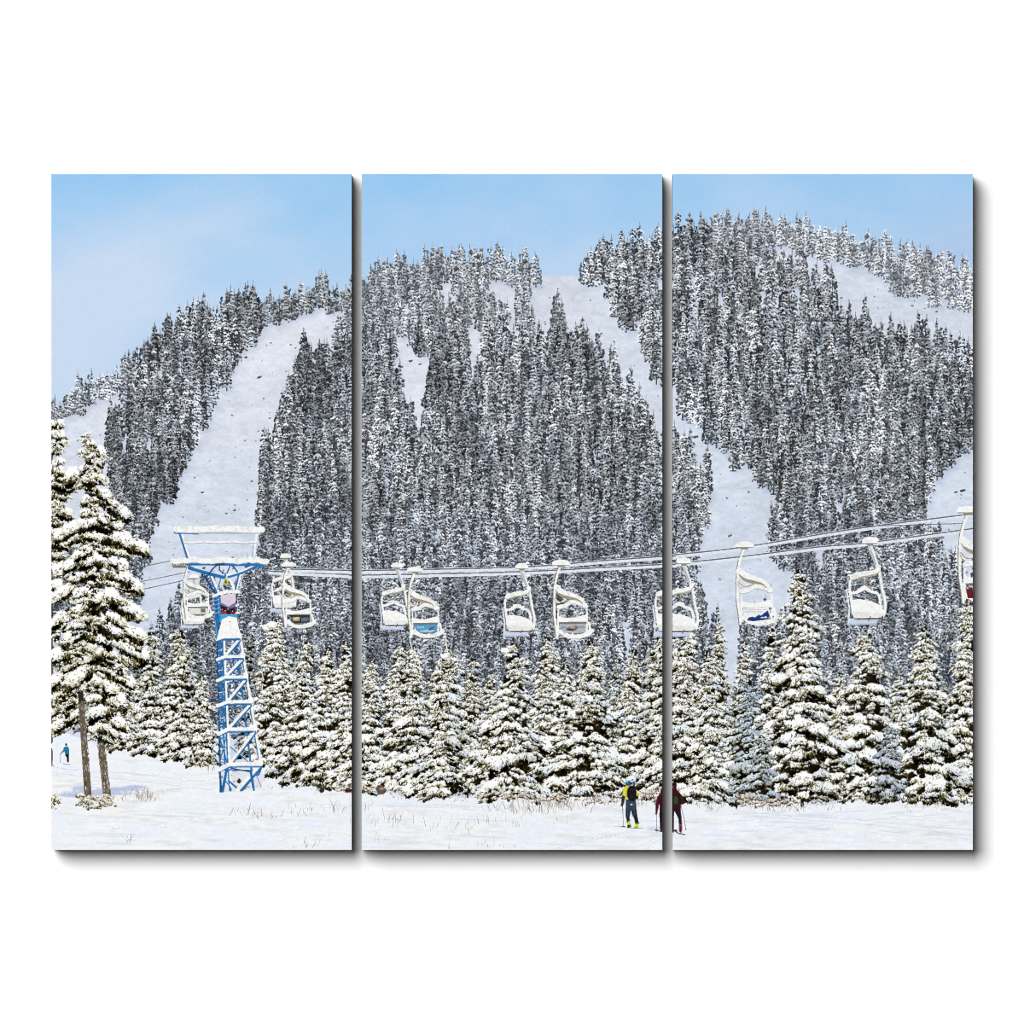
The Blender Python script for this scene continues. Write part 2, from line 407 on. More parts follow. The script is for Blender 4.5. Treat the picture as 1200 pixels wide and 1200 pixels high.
def paint_ground():
    lab = reg('snow_ground', label='trampled and drifted snow field in front of the firs')
    yy = (np.arange(H*S)/S+Y0)[:, None]; xx = (np.arange(W*S)/S+X0)[None, :]
    q = P(GROUND); g = np.interp(xx, [a for a, b in q], [b for a, b in q])
    m = yy > g+NOI*1.3
    d = np.clip((yy-g)/70, 0, 1)
    n1 = smooth(W*S, H*S, 150, 31, 24); n2 = smooth(W*S, H*S, 55, 32, 9); n3 = smooth(W*S, H*S, 24, 33, 6); n4 = smooth(W*S, H*S, 6, 34, 3); n5 = smooth(W*S, H*S, 2.6, 36)
    v = n1*.045+n2*.05+n3*.035+n4*.016+n5*.004
    c = c3(244, 246, 249)*np.ones_like(v)[..., None]
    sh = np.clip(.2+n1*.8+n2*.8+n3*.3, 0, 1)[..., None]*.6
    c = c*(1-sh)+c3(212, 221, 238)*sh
    wh = np.clip((xx-560)/150, 0, 1)*.4*np.ones_like(yy)
    c = c*(1-wh[..., None])+c3(236, 240, 247)*wh[..., None]
    c = c*(1+v[..., None]*.8)
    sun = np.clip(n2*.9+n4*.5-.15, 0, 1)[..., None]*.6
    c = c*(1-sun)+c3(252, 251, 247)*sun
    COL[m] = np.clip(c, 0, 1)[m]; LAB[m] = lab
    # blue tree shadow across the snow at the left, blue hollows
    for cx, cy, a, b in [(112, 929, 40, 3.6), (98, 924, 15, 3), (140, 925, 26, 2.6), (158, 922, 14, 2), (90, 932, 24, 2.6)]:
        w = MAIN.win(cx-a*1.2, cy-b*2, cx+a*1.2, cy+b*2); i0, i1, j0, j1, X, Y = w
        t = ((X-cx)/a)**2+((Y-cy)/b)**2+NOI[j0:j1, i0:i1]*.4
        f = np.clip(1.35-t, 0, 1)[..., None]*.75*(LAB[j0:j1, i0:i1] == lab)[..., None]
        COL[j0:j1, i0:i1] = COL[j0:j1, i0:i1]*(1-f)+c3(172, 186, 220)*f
    for k in range(46):
        cx, cy = rnd.uniform(X0, X0+W), rnd.uniform(942, 995); a, b = rnd.uniform(14, 60), rnd.uniform(.8, 2.6)
        w = MAIN.win(cx-a, cy-b*2, cx+a, cy+b*2)
        if w is None: continue
        i0, i1, j0, j1, X, Y = w
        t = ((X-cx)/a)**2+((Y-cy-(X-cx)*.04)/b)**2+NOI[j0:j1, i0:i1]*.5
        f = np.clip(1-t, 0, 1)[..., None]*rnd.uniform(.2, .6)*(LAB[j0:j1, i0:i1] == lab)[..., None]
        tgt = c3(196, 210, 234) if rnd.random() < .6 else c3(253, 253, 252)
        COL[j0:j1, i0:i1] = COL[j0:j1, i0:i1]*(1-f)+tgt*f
    # diagonal ski tracks at the right
    for k in range(60):
        x = rnd.uniform(U(800), U(1120)); y = rnd.uniform(948, 992); L = rnd.uniform(8, 40)
        sl = -.06 if y < 970 else .10
        MAIN.line([(x, y), (x+L, y+L*sl)], rnd.uniform(.4, .9), c3(*rnd.choice([(214, 222, 236), (248, 249, 250), (222, 229, 240)])), lab)
    for x0, y0, x1, y1 in [(U(741), 972, U(640), 996), (U(746), 972, U(650), 996), (U(790), 976, U(742), 996), (U(796), 977, U(752), 996), (U(860), 950, U(1139), 972), (U(860), 953, U(1139), 978), (60, 905, 250, 925), (60, 899, 240, 915)]:
        for k in range(60):
            t = k/60; x = x0+(x1-x0)*t+rnd.gauss(0, .4); y = y0+(y1-y0)*t+math.sin(t*9)*.8+rnd.gauss(0, .2)
            MAIN.line([(x, y), (x+(x1-x0)/60*.9, y+(y1-y0)/60*.9)], rnd.uniform(.5, 1.1), c3(*rnd.choice([(214, 223, 239), (222, 229, 241), (206, 217, 236)])), lab)
            if k % 3 == 0: MAIN.line([(x, y-1.1), (x+2, y-1.0)], .6, c3(252, 252, 251), lab)
    # lumps of snow
    for k in range(110):
        x = rnd.uniform(X0, X0+W); y = rnd.uniform(gy(x)+3, 992)
        if U(560) < x and y > 962: continue
        r = rnd.uniform(.8, 2.6)
        MAIN.ell(x+r*.4, y+r*.35, r*1.9, r*.6, 0, c3(222, 229, 241), lab, 1.3)
        MAIN.ell(x, y, r*1.6, r*.5, 0, c3(250, 250, 248), lab, 1.3)
    return lab

def paint_near():
    fronds()
    # row of firs behind
    rows = []
    x = X0-5
    while x < X0+W+10:
        g = gy(x)
        if U(240) < x < U(285): x += 9; continue
        rows.append((x+rnd.uniform(-5, 5), g-rnd.uniform(8, 14), rnd.uniform(90, 150), rnd.uniform(26, 44), rnd.uniform(.84, .98), rnd.random()*.6)); x += rnd.uniform(16, 26)
    for x, yb, h, w, g, b in rows: near_fir(x, yb, h, w, None, g*.86, min(1, b+.25))
    # ------- the firs one can tell apart: x, base, top, width, options
    T = [
     (166, 884, 790, 46, {}), (150, 880, 800, 50, {}), (182, 886, 741, 50, {'gain': .97}), (212, 892, 736, 58, {'label': 'broad snow laden fir just left of the blue lift tower'}),
     (238, 898, 792, 44, {}), (308, 903, 790, 40, {}), (324, 912, 728, 66, {'label': 'tall snow laden fir just right of the blue lift tower', 'prof': .6}), (352, 920, 752, 62, {}), (378, 924, 760, 54, {}),
     (404, 926, 752, 48, {}), (432, 930, 772, 48, {}), (463, 928, 757, 52, {'prof': .6}), (482, 930, 758, 50, {'prof': .6}), (548, 934, 774, 56, {'gain': .93}), (520, 936, 760, 72, {'label': 'leaning snowy fir with exposed dark trunk', 'prof': .6}),
     (572, 934, 790, 48, {'gain': .95}), (640, 934, 748, 62, {'prof': .65}), (664, 932, 778, 52, {}), (596, 938, 755, 84, {'label': 'symmetrical snowy fir with a round snow ball on its tip', 'prof': .7}),
     (722, 934, 772, 46, {'blue': .5, 'gain': .9}), (742, 936, 762, 56, {}), (696, 938, 752, 74, {'prof': .7}), (770, 938, 746, 66, {'gain': .93, 'prof': .6}),
     (802, 940, 742, 74, {'prof': .6}), (846, 938, 728, 44, {'gain': .95}), (866, 936, 752, 40, {}), (830, 942, 764, 56, {}), (878, 938, 790, 52, {'blue': .9, 'gain': .9}), (905, 938, 736, 50, {'blue': .45}),
     (1058, 940, 792, 54, {'blue': .3}), (984, 940, 790, 50, {}), (1018, 940, 742, 78, {'prof': .65, 'size': 1.1}), (1130, 942, 700, 58, {'prof': .65}), (1090, 942, 736, 84, {'prof': .65}),
     (940, 944, 668, 98, {'label': 'tallest fir of the right canvas, rising to the chairlift', 'prof': .72, 'size': 1.05}),
     (1040, 940, 850, 46, {'blue': .9, 'gain': .86}), (895, 940, 862, 40, {'blue': .9, 'gain': .86}),
    ]
    for x, yb, yt, w, o in T: near_fir(U(x), yb, yb-yt, w*.86, **o)
    for x, y, r in [(592, 762, 5), (312, 735, 5), (318, 732, 5.5), (521, 768, 5)]:
        MAIN.ell(U(x)+.6, y+1.4, r*1.1, r*.6, 0, c3(190, 188, 176), None, .8); MAIN.ell(U(x), y, r, r*.6, 0, c3(252, 251, 246), None, .8)

EDGE_FIR = [(64, 499, 12), (66, 512, 15), (68, 520, 14), (63, 530, 12), (69, 543, 11), (66, 553, 18), (72, 562, 16), (70, 571, 24), (66, 582, 16), (64, 592, 14), (69, 604, 22), (63, 614, 18), (64, 626, 20), (68, 640, 20), (63, 652, 20), (62, 668, 20), (62, 690, 18)]
BIG_FIR = [(103, 511, 6), (99, 516, 7), (103, 521, 10), (97, 531, 9), (108, 526, 9), (112, 533, 15), (104, 535, 10), (108, 541, 15), (103, 548, 12), (99, 553, 13), (112, 550, 11), (94, 563, 25), (110, 560, 14), (119, 564, 12), (107, 573, 13), (117, 581, 22),
           (106, 588, 17), (127, 590, 14), (136, 600, 28), (148, 608, 13), (104, 602, 12), (110, 616, 26), (92, 622, 22), (127, 616, 20), (78, 628, 20), (95, 632, 20), (124, 634, 30), (143, 636, 32), (158, 646, 22), (150, 640, 16), (97, 650, 18), (110, 660, 30), (133, 662, 20),
           (78, 668, 22), (90, 680, 16), (108, 675, 20), (138, 678, 24), (151, 691, 20), (76, 699, 20), (97, 697, 18), (119, 704, 24), (103, 716, 26), (140, 714, 36), (157, 720, 20), (94, 733, 22), (68, 732, 20), (126, 738, 28), (88, 748, 26), (150, 744, 26),
           (115, 752, 36), (96, 762, 20), (155, 768, 30), (70, 773, 28), (116, 772, 30), (90, 781, 20), (126, 788, 26), (98, 794, 30), (76, 799, 26), (120, 806, 24), (148, 800, 20), (70, 816, 24), (82, 826, 22), (132, 822, 24), (112, 822, 14), (68, 836, 22), (88, 842, 16), (120, 838, 24), (76, 851, 20), (134, 848, 22), (139, 862, 14), (124, 868, 14), (64, 858, 14), (108, 846, 12)]
def boughs(lst, lab, axis, fill):
    for x, y, L in sorted(lst, key=lambda b: -b[1]):
        side = max(-1, min(1, (x-axis(y))/26))
        for k in range(fill):                       # dark needles behind
            d = rnd.uniform(.4, 1.2)
            MAIN.ell(x-side*L*.15+rnd.gauss(0, .2)*L, y+L*.12+rnd.gauss(0, .13)*L, rnd.uniform(.06, .13)*L+.6, rnd.uniform(.05, .10)*L+.5, rnd.uniform(-.7, .7), c3(44*d, 39*d, 24*d), lab, .9)
        for k in range(3+int(L/6)):
            put_frond(L*rnd.uniform(.35, .7), side+rnd.gauss(0, .4), x+rnd.gauss(0, .28)*L, y+L*.16+rnd.gauss(0, .18)*L, lab, rnd.uniform(.84, 1.), (1, .995, .965))
        put_frond(L*1.5, side+rnd.gauss(0, .35), x+rnd.gauss(0, 1.5), y-L*.06, lab, rnd.uniform(.95, 1.03), (1, 1, .985))
        if L > 22 and abs(side) > .5:                # needles hanging from the ends of the long boughs
            for k in range(9):
                xx = x+rnd.uniform(0, .5)*L*(1 if side > 0 else -1); l = rnd.uniform(3, 8)
                MAIN.line([(xx, y+L*.2), (xx+rnd.uniform(-.8, .8), y+L*.2+l)], 1.3, c3(*rnd.choice(DAB[:6])), lab, .5)

def left_firs():
    lab = reg('fir_tree', label='narrow fir cut off by the left edge of the picture', want='near')
    MAIN.line([(60, 870), (61, 520)], 3, c3(60, 52, 42), lab, 1.2)
    boughs(EDGE_FIR, lab, lambda y: 58, 3)
    lab = reg('fir_tree', label='largest fir, heavy with snow above two bare trunks', want='near')
    for (xa, ya, xb, yb, w) in ((103, 560, 98, 820, 3), (98, 700, 98, 820, 6), (118, 650, 118, 860, 5)): MAIN.line([(xa, ya), (xb, yb)], w, c3(52, 45, 36), lab)
    boughs(BIG_FIR, lab, lambda y: 104+(y > 600)*6, 4)
    for x, y, a, b in [(112, 597, 5, 4), (128, 648, 9, 5), (110, 690, 8, 6), (84, 716, 7, 6), (118, 730, 7, 5), (92, 768, 6, 7), (140, 790, 8, 9), (126, 822, 8, 5), (84, 820, 6, 5), (76, 640, 5, 5), (64, 606, 4, 5), (66, 745, 5, 8), (146, 706, 6, 4)]:
        for k in range(16):
            d = rnd.uniform(.35, 1.); MAIN.ell(x+rnd.gauss(0, .45)*a, y+rnd.gauss(0, .45)*b, rnd.uniform(1, 2.6), rnd.uniform(.8, 2), rnd.uniform(-.6, .6), c3(46*d, 41*d, 27*d), lab, 1.1)
        for k in range(5): put_frond(rnd.uniform(5, 9), rnd.gauss(0, .5), x+rnd.gauss(0, .6)*a, y+rnd.gauss(0, .6)*b, lab, .92, (1, .99, .95))
    for (xa, ya, xb, yb, w) in ((94, 806, 104, 944, 8.2), (117, 862, 126.4, 940, 9)):
        tk = reg('trunk', lab)
        MAIN.line([(xa, ya), (xa+(xb-xa)*.2, ya+(yb-ya)*.2)], w*.8, c3(50, 42, 34), tk)
        MAIN.line([(xa+(xb-xa)*.15, ya+(yb-ya)*.15), (xb, yb)], w*.82, c3(104, 92, 78), tk, w*1.08)
        for k in range(230):
            t = rnd.uniform(.1, 1); x = xa+(xb-xa)*t+rnd.uniform(-.5, .5)*w; y = ya+(yb-ya)*t
            MAIN.line([(x, y), (x+.4, y+rnd.uniform(1, 4))], rnd.uniform(.4, .9), c3(*rnd.choice([(66, 56, 46), (130, 118, 102), (84, 72, 60), (215, 214, 208), (150, 140, 126), (92, 80, 68)])), tk)
    boughs([(90, 800, 24), (104, 801, 18), (124, 858, 16), (112, 862, 12)], lab, lambda y: 104, 3)
    # shrubs and snow at the trunks' feet
    lb = reg('shrub', label='low snowy scrub at the foot of the two bare trunks', want='near')
    for k in range(34):
        x = rnd.uniform(92, 134); put_frond(rnd.uniform(5, 9), rnd.uniform(-1, 1), x, 944-abs(x-112)*.25+rnd.uniform(-8, 4), lb, rnd.uniform(.85, 1.0), (1, .98, .94))
    lb = reg('shrub', label='small snow covered bush at the lower left edge', want='near')
    for k in range(14): put_frond(rnd.uniform(5, 8), rnd.uniform(-1, 1), rnd.uniform(60, 68), rnd.uniform(930, 946), lb, 1., (1, .99, .95))

def twigs():
    lab = reg('dry_grass', label='thin dry stalks standing out of the snow', want='stuff')
    cl = [(165, 935, 22, 14, 60), (120, 940, 30, 8, 26), (300, 955, 40, 14, 26), (350, 952, 30, 12, 20), (400, 948, 30, 12, 20), (150, 985, 8, 8, 12), (360, 990, 20, 10, 10), (230, 895, 14, 8, 24), (300, 915, 8, 10, 10),
          (470, 965, 60, 14, 30), (620, 950, 50, 16, 110), (655, 945, 28, 16, 80), (590, 965, 60, 12, 26), (560, 990, 60, 10, 12), (720, 938, 20, 8, 20), (820, 940, 20, 6, 16), (900, 945, 34, 10, 60), (880, 938, 30, 8, 40),
          (700, 940, 16, 8, 24), (1030, 935, 60, 5, 30), (840, 932, 20, 10, 20), (250, 900, 16, 10, 16), (750, 935, 10, 10, 16), (440, 985, 8, 9, 8), (525, 975, 30, 12, 18), (510, 935, 60, 6, 20)]
    for k in range(34):
        u = rnd.uniform(290, 1130); cl.append((u, gy(U(u))+rnd.uniform(1, 9), rnd.uniform(6, 20), rnd.uniform(4, 9), rnd.randrange(8, 22)))
    for cx, cy, sx, hh, n in cl:
        for k in range(n):
            x = U(cx)+rnd.gauss(0, .5)*sx; y = cy+rnd.uniform(-5, 5); l = rnd.uniform(.2, .8)*hh; a = rnd.gauss(0, .3)
            MAIN.line([(x, y), (x+a*l, y-l)], rnd.uniform(.3, .6), c3(*rnd.choice([(150, 138, 130), (186, 178, 170), (120, 108, 98), (200, 190, 178), (240, 238, 232), (170, 152, 136)])), lab, .3)
    lb = reg('shrub', label='brown snow dusted bushes in front of the firs', want='stuff')
    for cx, cy, sx, n in [(600, 934, 30, 26), (650, 936, 30, 22), (700, 940, 14, 10), (905, 942, 40, 34), (870, 936, 20, 10), (755, 932, 10, 8), (235, 893, 12, 8), (420, 926, 20, 8)]:
        for k in range(n):
            put_frond(rnd.uniform(4, 7), rnd.uniform(-1, 1), U(cx)+rnd.gauss(0, .5)*sx, cy+rnd.uniform(-4, 3), lb, rnd.uniform(.8, 1.), (1.0, .96, .95))
    for (x, y, a, b, c, nm, tx) in [(446, 926, 5.5, 5.5, (96, 84, 70), 'tree_stump', 'brown stump at the forest edge'), (377, 926, 3, 3, (40, 34, 34), 'rock', None), (348, 921, 1.8, 2, (40, 34, 34), 'rock', None),
                                (408, 926, 4, 2.8, (60, 30, 32), 'rock', 'dark reddish rock at the forest edge'), (425, 928, 2, 2, (46, 40, 40), 'rock', None)]:
        l = reg(nm, label=tx, want='near'); MAIN.ell(U(x), y, a, b, 0, c3(*c), l, .5)
        MAIN.ell(U(x)+a*.2, y-b*.3, a*.5, b*.3, 0, c3(*[min(255, v*1.5+12) for v in c]), l, .6)

# ---------------------------------------------------------------- lift

def left_cables():
    l = reg('haul_cable', label='thin cable running left from the lift tower', want=True)
    for a, b in [((110, 676), (206, 656)), ((110, 693), (222, 670)), ((110, 703), (244, 674))]: MAIN.line([a, b], .8, c3(88, 94, 106), l)

def cables():
    def cab(pts, off, label, sn=2.6, dark=(70, 72, 78)):
        l = reg('haul_cable', label=label)
        p = [(x, y+off) for x, y in curve(P(pts), 5)]
        sn = sn+.9; MAIN.line([(x, y+1.0+sn*.35) for x, y in p], sn, c3(222, 229, 240), l)
        MAIN.line(p, 1.15, c3(*dark), l)
        MAIN.line([(x, y-.9) for x, y in p], .7, c3(215, 218, 226), l)
    cab([(316, 666), (412, 670), (424, 670.5), (486, 669.5), (560, 668), (610, 666.5), (657, 664.5), (700, 662), (776, 658), (788, 657.5), (872, 648.5), (960, 637.5), (1018, 632.5), (1140, 616)], 3.4, 'lower haul cable with a rim of snow')
    cab([(340, 667), (412, 668.5), (424, 668.6), (486, 667.5), (560, 666), (610, 664.5), (657, 661.5), (700, 657.5), (776, 652), (788, 650.5), (872, 641), (1000, 620), (1140, 602)], 0, 'upper haul cable with a rim of snow')
    l = reg('haul_cable', label='faint thin cable above the snowy pair')
    MAIN.line(P([(560, 660), (776, 651)]), .6, c3(92, 96, 104), l); MAIN.line(P([(1000, 617), (1127, 613.5)]), .7, c3(92, 96, 104), l); MAIN.line(P([(480, 663), (560, 660)]), .6, c3(120, 124, 130), l)

def tubes(pts, w, lab, col=WH, shade=TAN, off=(-.9, .5), sw=.8):
    p = curve(pts, 5)
    MAIN.line([(x+off[0], y+off[1]) for x, y in p], w, shade, lab)
    MAIN.line(p, w*sw+.3, col, lab)

def cap(x, y, s, lab, w=11):
    w *= .95*s
    MAIN.poly([(x-w*.55, y+2*s), (x+w*.6, y+2*s), (x+w*.35, y+4.6*s), (x-w*.3, y+4.8*s)], c3(146, 142, 130), lab)
    MAIN.line([(x-w*.9, y+2.2*s), (x+w*.9, y+2.0*s)], 1.3*s, c3(150, 150, 146), lab)
    MAIN.poly([(x-w, y+1.9*s), (x-w*1.02, y-.6*s), (x-w*.7, y-3.2*s), (x-w*.2, y-4.3*s), (x+w*.4, y-4.0*s), (x+w*.9, y-2.0*s), (x+w*1.04, y+.6*s), (x+w, y+1.9*s)], WH, lab)
    for k in range(6): MAIN.ell(x+rnd.uniform(-.8, .8)*w, y-rnd.uniform(-.5, 3)*s, rnd.uniform(1.5, 3.4)*s, rnd.uniform(1, 1.8)*s, 0, WH*rnd.choice([1, 1, .96]), lab, .8)

def chair_a(gx, gyy, s, poster, label):
    """seen from behind: hanger at the left, backrest with an advert board"""
    root = reg('chairlift_chair', label=label)
    q = lambda *p: [(gx+a*s, gyy+b*s) for a, b in p]
    han = reg('hanger', root); fr = reg('backrest', root); st = reg('seat', root); gp = reg('cable_grip', root)
    sh = c3(190, 196, 208)
    tubes(q((0, 3), (-5, 18), (-7, 34), (-7.2, 60), (-5, 76), (-4, 87)), 2.7*s, han, WH, c3(138, 132, 108))
    tubes(q((-6, 42), (-3, 46), (4, 44)), 1.4*s, root, WH, TAN)
    # rear of the seat and footrest
    MAIN.poly(q((0, 78), (33, 78), (36, 82), (30, 87), (8, 88), (1, 85)), c3(120, 112, 100), st)
    MAIN.line(curve(q((0, 80), (8, 85), (20, 86), (32, 83), (36, 79)), 5), 5*s, WH, st)
    MAIN.line(q((33, 70), (35, 80)), 2.6*s, WH, st)
    # backrest frame, window open to the trees
    MAIN.line(curve(q((-2.6, 84), (-3, 68), (-2.6, 52)), 4), 2.0*s, WH, fr)
    MAIN.line(curve(q((30, 84), (31, 68), (30.4, 50)), 4), 2.2*s, WH, fr)
    MAIN.line(curve(q((-2.5, 52), (5, 50.5), (13, 46), (21, 47.5), (30, 51)), 5), 4.6*s, sh, fr)
    MAIN.line(curve(q((-2.5, 51), (5, 49.5), (13, 45), (21, 46.5), (30, 50)), 5), 4.2*s, WH, fr)
    MAIN.poly(q((-2.5, 62), (6, 64), (16, 63.5), (30, 60), (30.5, 70), (-2, 70.5)), WH, fr)
    MAIN.poly(q((-2, 69), (30.5, 68.5), (30.5, 71), (-2, 71.4)), c3(120, 118, 112), fr)
    b = reg('advert_board', root)
    poster(q, b, s)
    # thick snow on the curved arm
    MAIN.line(curve(q((-5.5, 29), (0, 37), (9, 40.5), (20, 42.5), (26, 47), (26.5, 52)), 5), 4.6*s, c3(158, 150, 126), han, 2*s)
    MAIN.line(curve(q((-5, 28), (2, 33.5), (11, 36.5), (20, 39.5), (26.5, 45), (27, 51)), 5), 6.6*s, WH, han, 2.6*s)
    MAIN.line(curve(q((-6.5, 40), (-2, 45), (6, 45), (12, 42)), 4), 1.2*s, TAN, han)
    cap(gx+.5*s, gyy, s, gp)

def chair_b(gx, gyy, s, label):
    """seen from the front: hanger at the right, snow-filled seat"""
    root = reg('chairlift_chair', label=label)
    q = lambda *p: [(gx+a*s, gyy+b*s) for a, b in p]
    han = reg('hanger', root); fr = reg('backrest', root); st = reg('seat', root); ft = reg('footrest', root); gp = reg('cable_grip', root)
    MAIN.poly(q((-21, 76), (7, 75.5), (6, 81), (-20, 82)), c3(202, 214, 236), ft)
    MAIN.line(q((-23, 49), (-20.5, 66), (-21.5, 82)), 1.6*s, c3(222, 229, 240), ft)
    MAIN.line(q((-22, 81.5), (5, 81)), 1.3*s, c3(176, 186, 206), ft)
    tubes(q((-1, 4), (3.5, 16), (8.5, 28), (11.5, 46), (14.6, 60), (14, 70)), 2.6*s, han, WH, c3(176, 178, 176))
    MAIN.line(q((0, 4), (7.5, 26)), 3.4*s, c3(228, 233, 242), han); MAIN.line(q((-1.2, 4), (5.5, 23)), .8*s, c3(150, 150, 146), han)
    MAIN.line(curve(q((-17, 70), (-20, 48), (-19, 38.5), (-11.5, 34), (2, 31), (8, 28)), 5), 2.4*s, WH, han)
    MAIN.line(curve(q((-17, 36.5), (-9, 33.8), (-2, 33.4), (6, 30.5), (8.5, 26)), 5), 5*s, c3(170, 164, 144), han, 3.4*s)
    MAIN.line(curve(q((-17.5, 35.2), (-9, 32.2), (-2, 31.4), (6, 29), (8.5, 25)), 5), 5*s, WH, han, 3.6*s)
    MAIN.line(curve(q((-3, 35), (-4.5, 42), (-8, 48)), 4), 1.5*s, c3(150, 142, 116), han)
    MAIN.line(curve(q((-18, 51), (-10, 49), (-6, 46.5), (1, 49.5), (7.5, 52), (10, 61)), 5), 2.6*s, WH, fr)
    MAIN.line(curve(q((-13, 50), (-6, 45.4), (0, 49)), 4), 3.4*s, WH, fr)
    MAIN.line(q((-19, 50), (-17, 72)), 2.0*s, WH, fr); MAIN.line(q((9, 55), (11, 66)), 1.6*s, WH, fr)
    MAIN.poly(q((-18, 58), (-11, 57), (0, 59), (10, 63), (14.5, 71), (13, 75.5), (9, 77), (-15.5, 77), (-17.5, 73)), c3(160, 156, 148), st)
    MAIN.poly(q((-18.5, 57.5), (-11, 56.5), (0, 58.4), (9.7, 62.5), (15, 71), (13.5, 74), (9, 75), (-16, 75), (-17.5, 70)), WH, st)
    MAIN.poly(q((-17, 68), (-2, 70), (13, 70.5), (14.5, 73), (9, 74.6), (-15.8, 74.6)), c3(232, 232, 230), st)
    MAIN.line(q((-13, 76.5), (-1, 76), (12, 75)), .9*s, c3(70, 66, 66), st); MAIN.line(q((-2, 78), (0, 74)), 1*s, c3(90, 84, 80), st); MAIN.line(q((9, 77), (12, 73.6)), 1*s, c3(90, 84, 80), st)
    cap(gx-.5*s, gyy, s, gp, 8)

def poster_blue(q, b, s):
    MAIN.poly(q((-.5, 71.5), (29, 71), (29, 80), (21, 81.5), (7, 81), (1, 76)), c3(84, 156, 204), b)
    MAIN.poly(q((6, 79), (16, 77.5), (27, 78), (22, 81.4), (8, 80.8)), c3(150, 205, 232), b)
    for k in range(4): MAIN.line(q((4+k*2.4, 75.6), (4.6+k*2.4, 73.4)), .9*s, c3(205, 232, 244), b)
    MAIN.line(q((20, 76.5), (25, 74.5)), 1.4*s, c3(44, 62, 92), b); MAIN.ell(*q((22, 75))[0], 1.3*s, 1*s, 0, c3(170, 70, 70), b); MAIN.line(q((18, 78), (26, 77)), .8*s, c3(40, 70, 110), b)
def poster_grey(q, b, s):
    MAIN.poly(q((-1.5, 71.5), (29.5, 71), (29, 81), (20, 82), (4, 81.5), (0, 78)), c3(178, 184, 192), b)
    MAIN.poly(q((0, 73), (8, 75), (18, 73.5), (28, 73), (28, 76), (0, 77)), c3(150, 158, 170), b)
    MAIN.ell(*q((14, 76.4))[0], 6.6*s, 2.9*s, -.1, c3(112, 98, 86), b, .4); MAIN.ell(*q((14, 75.2))[0], 3.8*s, 1.4*s, 0, c3(176, 160, 142), b, .4); MAIN.ell(*q((11, 78))[0], 5*s, 1*s, 0, c3(60, 56, 54), b, .4)
def poster_white(q, b, s):
    MAIN.poly(q((-1.5, 69.5), (27, 68.5), (30, 78), (24, 84), (1, 83.5)), c3(236, 238, 240), b)
    for j in range(2):
        x = 1.
        while x < 22-j*3:
            l = rnd.uniform(1, 2.6); MAIN.line(q((x, 71.6+j*2), (x+l, 71.4+j*2)), .5*s, c3(150, 154, 160), b); x += l+.8
    MAIN.poly(q((3, 83), (5, 80), (9, 79), (12, 79.8), (16, 76.8), (19, 77.6), (22, 75), (26, 72), (28.5, 78), (26, 82), (10, 84)), c3(30, 58, 118), b)
    MAIN.poly(q((17, 80.5), (20, 79), (22, 79.6), (24, 78), (26, 80.6)), c3(220, 230, 240), b)
def poster_dark(q, b, s):
    MAIN.poly(q((1, 70), (30, 70), (30, 80), (8, 81.5)), c3(46, 56, 66), b)
    MAIN.poly(q((5, 73), (16, 72.5), (15, 78), (7, 78)), c3(196, 176, 120), b); MAIN.poly(q((18, 74), (28, 73), (28, 78), (18, 79)), c3(96, 116, 132), b); MAIN.line(q((8, 75), (13, 74.6)), 1*s, c3(236, 226, 190), b)
def poster_pale(q, b, s):
    MAIN.poly(q((0, 71), (29, 71), (29, 80), (2, 81)), c3(226, 226, 222), b); MAIN.poly(q((18, 72), (26, 72), (26, 78), (19, 78)), c3(110, 110, 106), b)
def poster_red(q, b, s):
    MAIN.poly(q((-1.5, 74.5), (10, 74), (10, 83), (0, 83)), c3(112, 34, 40), b)

def chairs():
    chair_b(228, 676, .74, 'lower chair behind the lift tower head, seat full of snow')
    chair_a(221.5, 660, .74, poster_pale, 'chair hanging at the left end of the tower head')
    chair_b(335, 652, .80, 'small far chair with its seat full of snow, right of the lift tower')
    chair_a(338, 662, .84, poster_dark, 'chair with a dark advert board, nearest right of the lift tower')
    chair_b(U(466), 663, .92, 'snow filled chair left of the one with the bright blue board')
    chair_a(U(486), 668, .90, poster_blue, 'chair with a bright blue advert board')
    chair_b(U(612), 664, 1.0, 'chair with a pillow of snow on its seat, in the middle canvas centre')
    chair_a(U(657), 660, 1.0, poster_grey, 'chair with a grey advert board showing a vehicle')
    chair_b(U(802), 658, 1.08, 'snow filled chair cut by the gap between the middle and right canvas')
    chair_a(U(872), 639, 1.06, poster_white, 'chair with a white board and dark blue mountain emblem')
    chair_b(U(1020), 634, 1.20, 'largest snow filled chair, right of the emblem board chair')
    chair_a(U(1134), 598, 1.24, poster_red, 'chair with a red board, cut off by the right edge')
    # broken tips of firs reaching up to the chairs
    l = reg('bare_branch', label='snow covered bare branch tip below the blue board chair')
    MAIN.line(P([(480.5, 735), (481, 752), (484, 764)]), 1.5, c3(226, 226, 220), l, 1.2); MAIN.line(P([(484, 762), (491, 776), (494, 796)]), 1.6, c3(232, 232, 224), l, 1.2); MAIN.line(P([(521, 742), (525, 768)]), 1.6, c3(236, 236, 228), l)

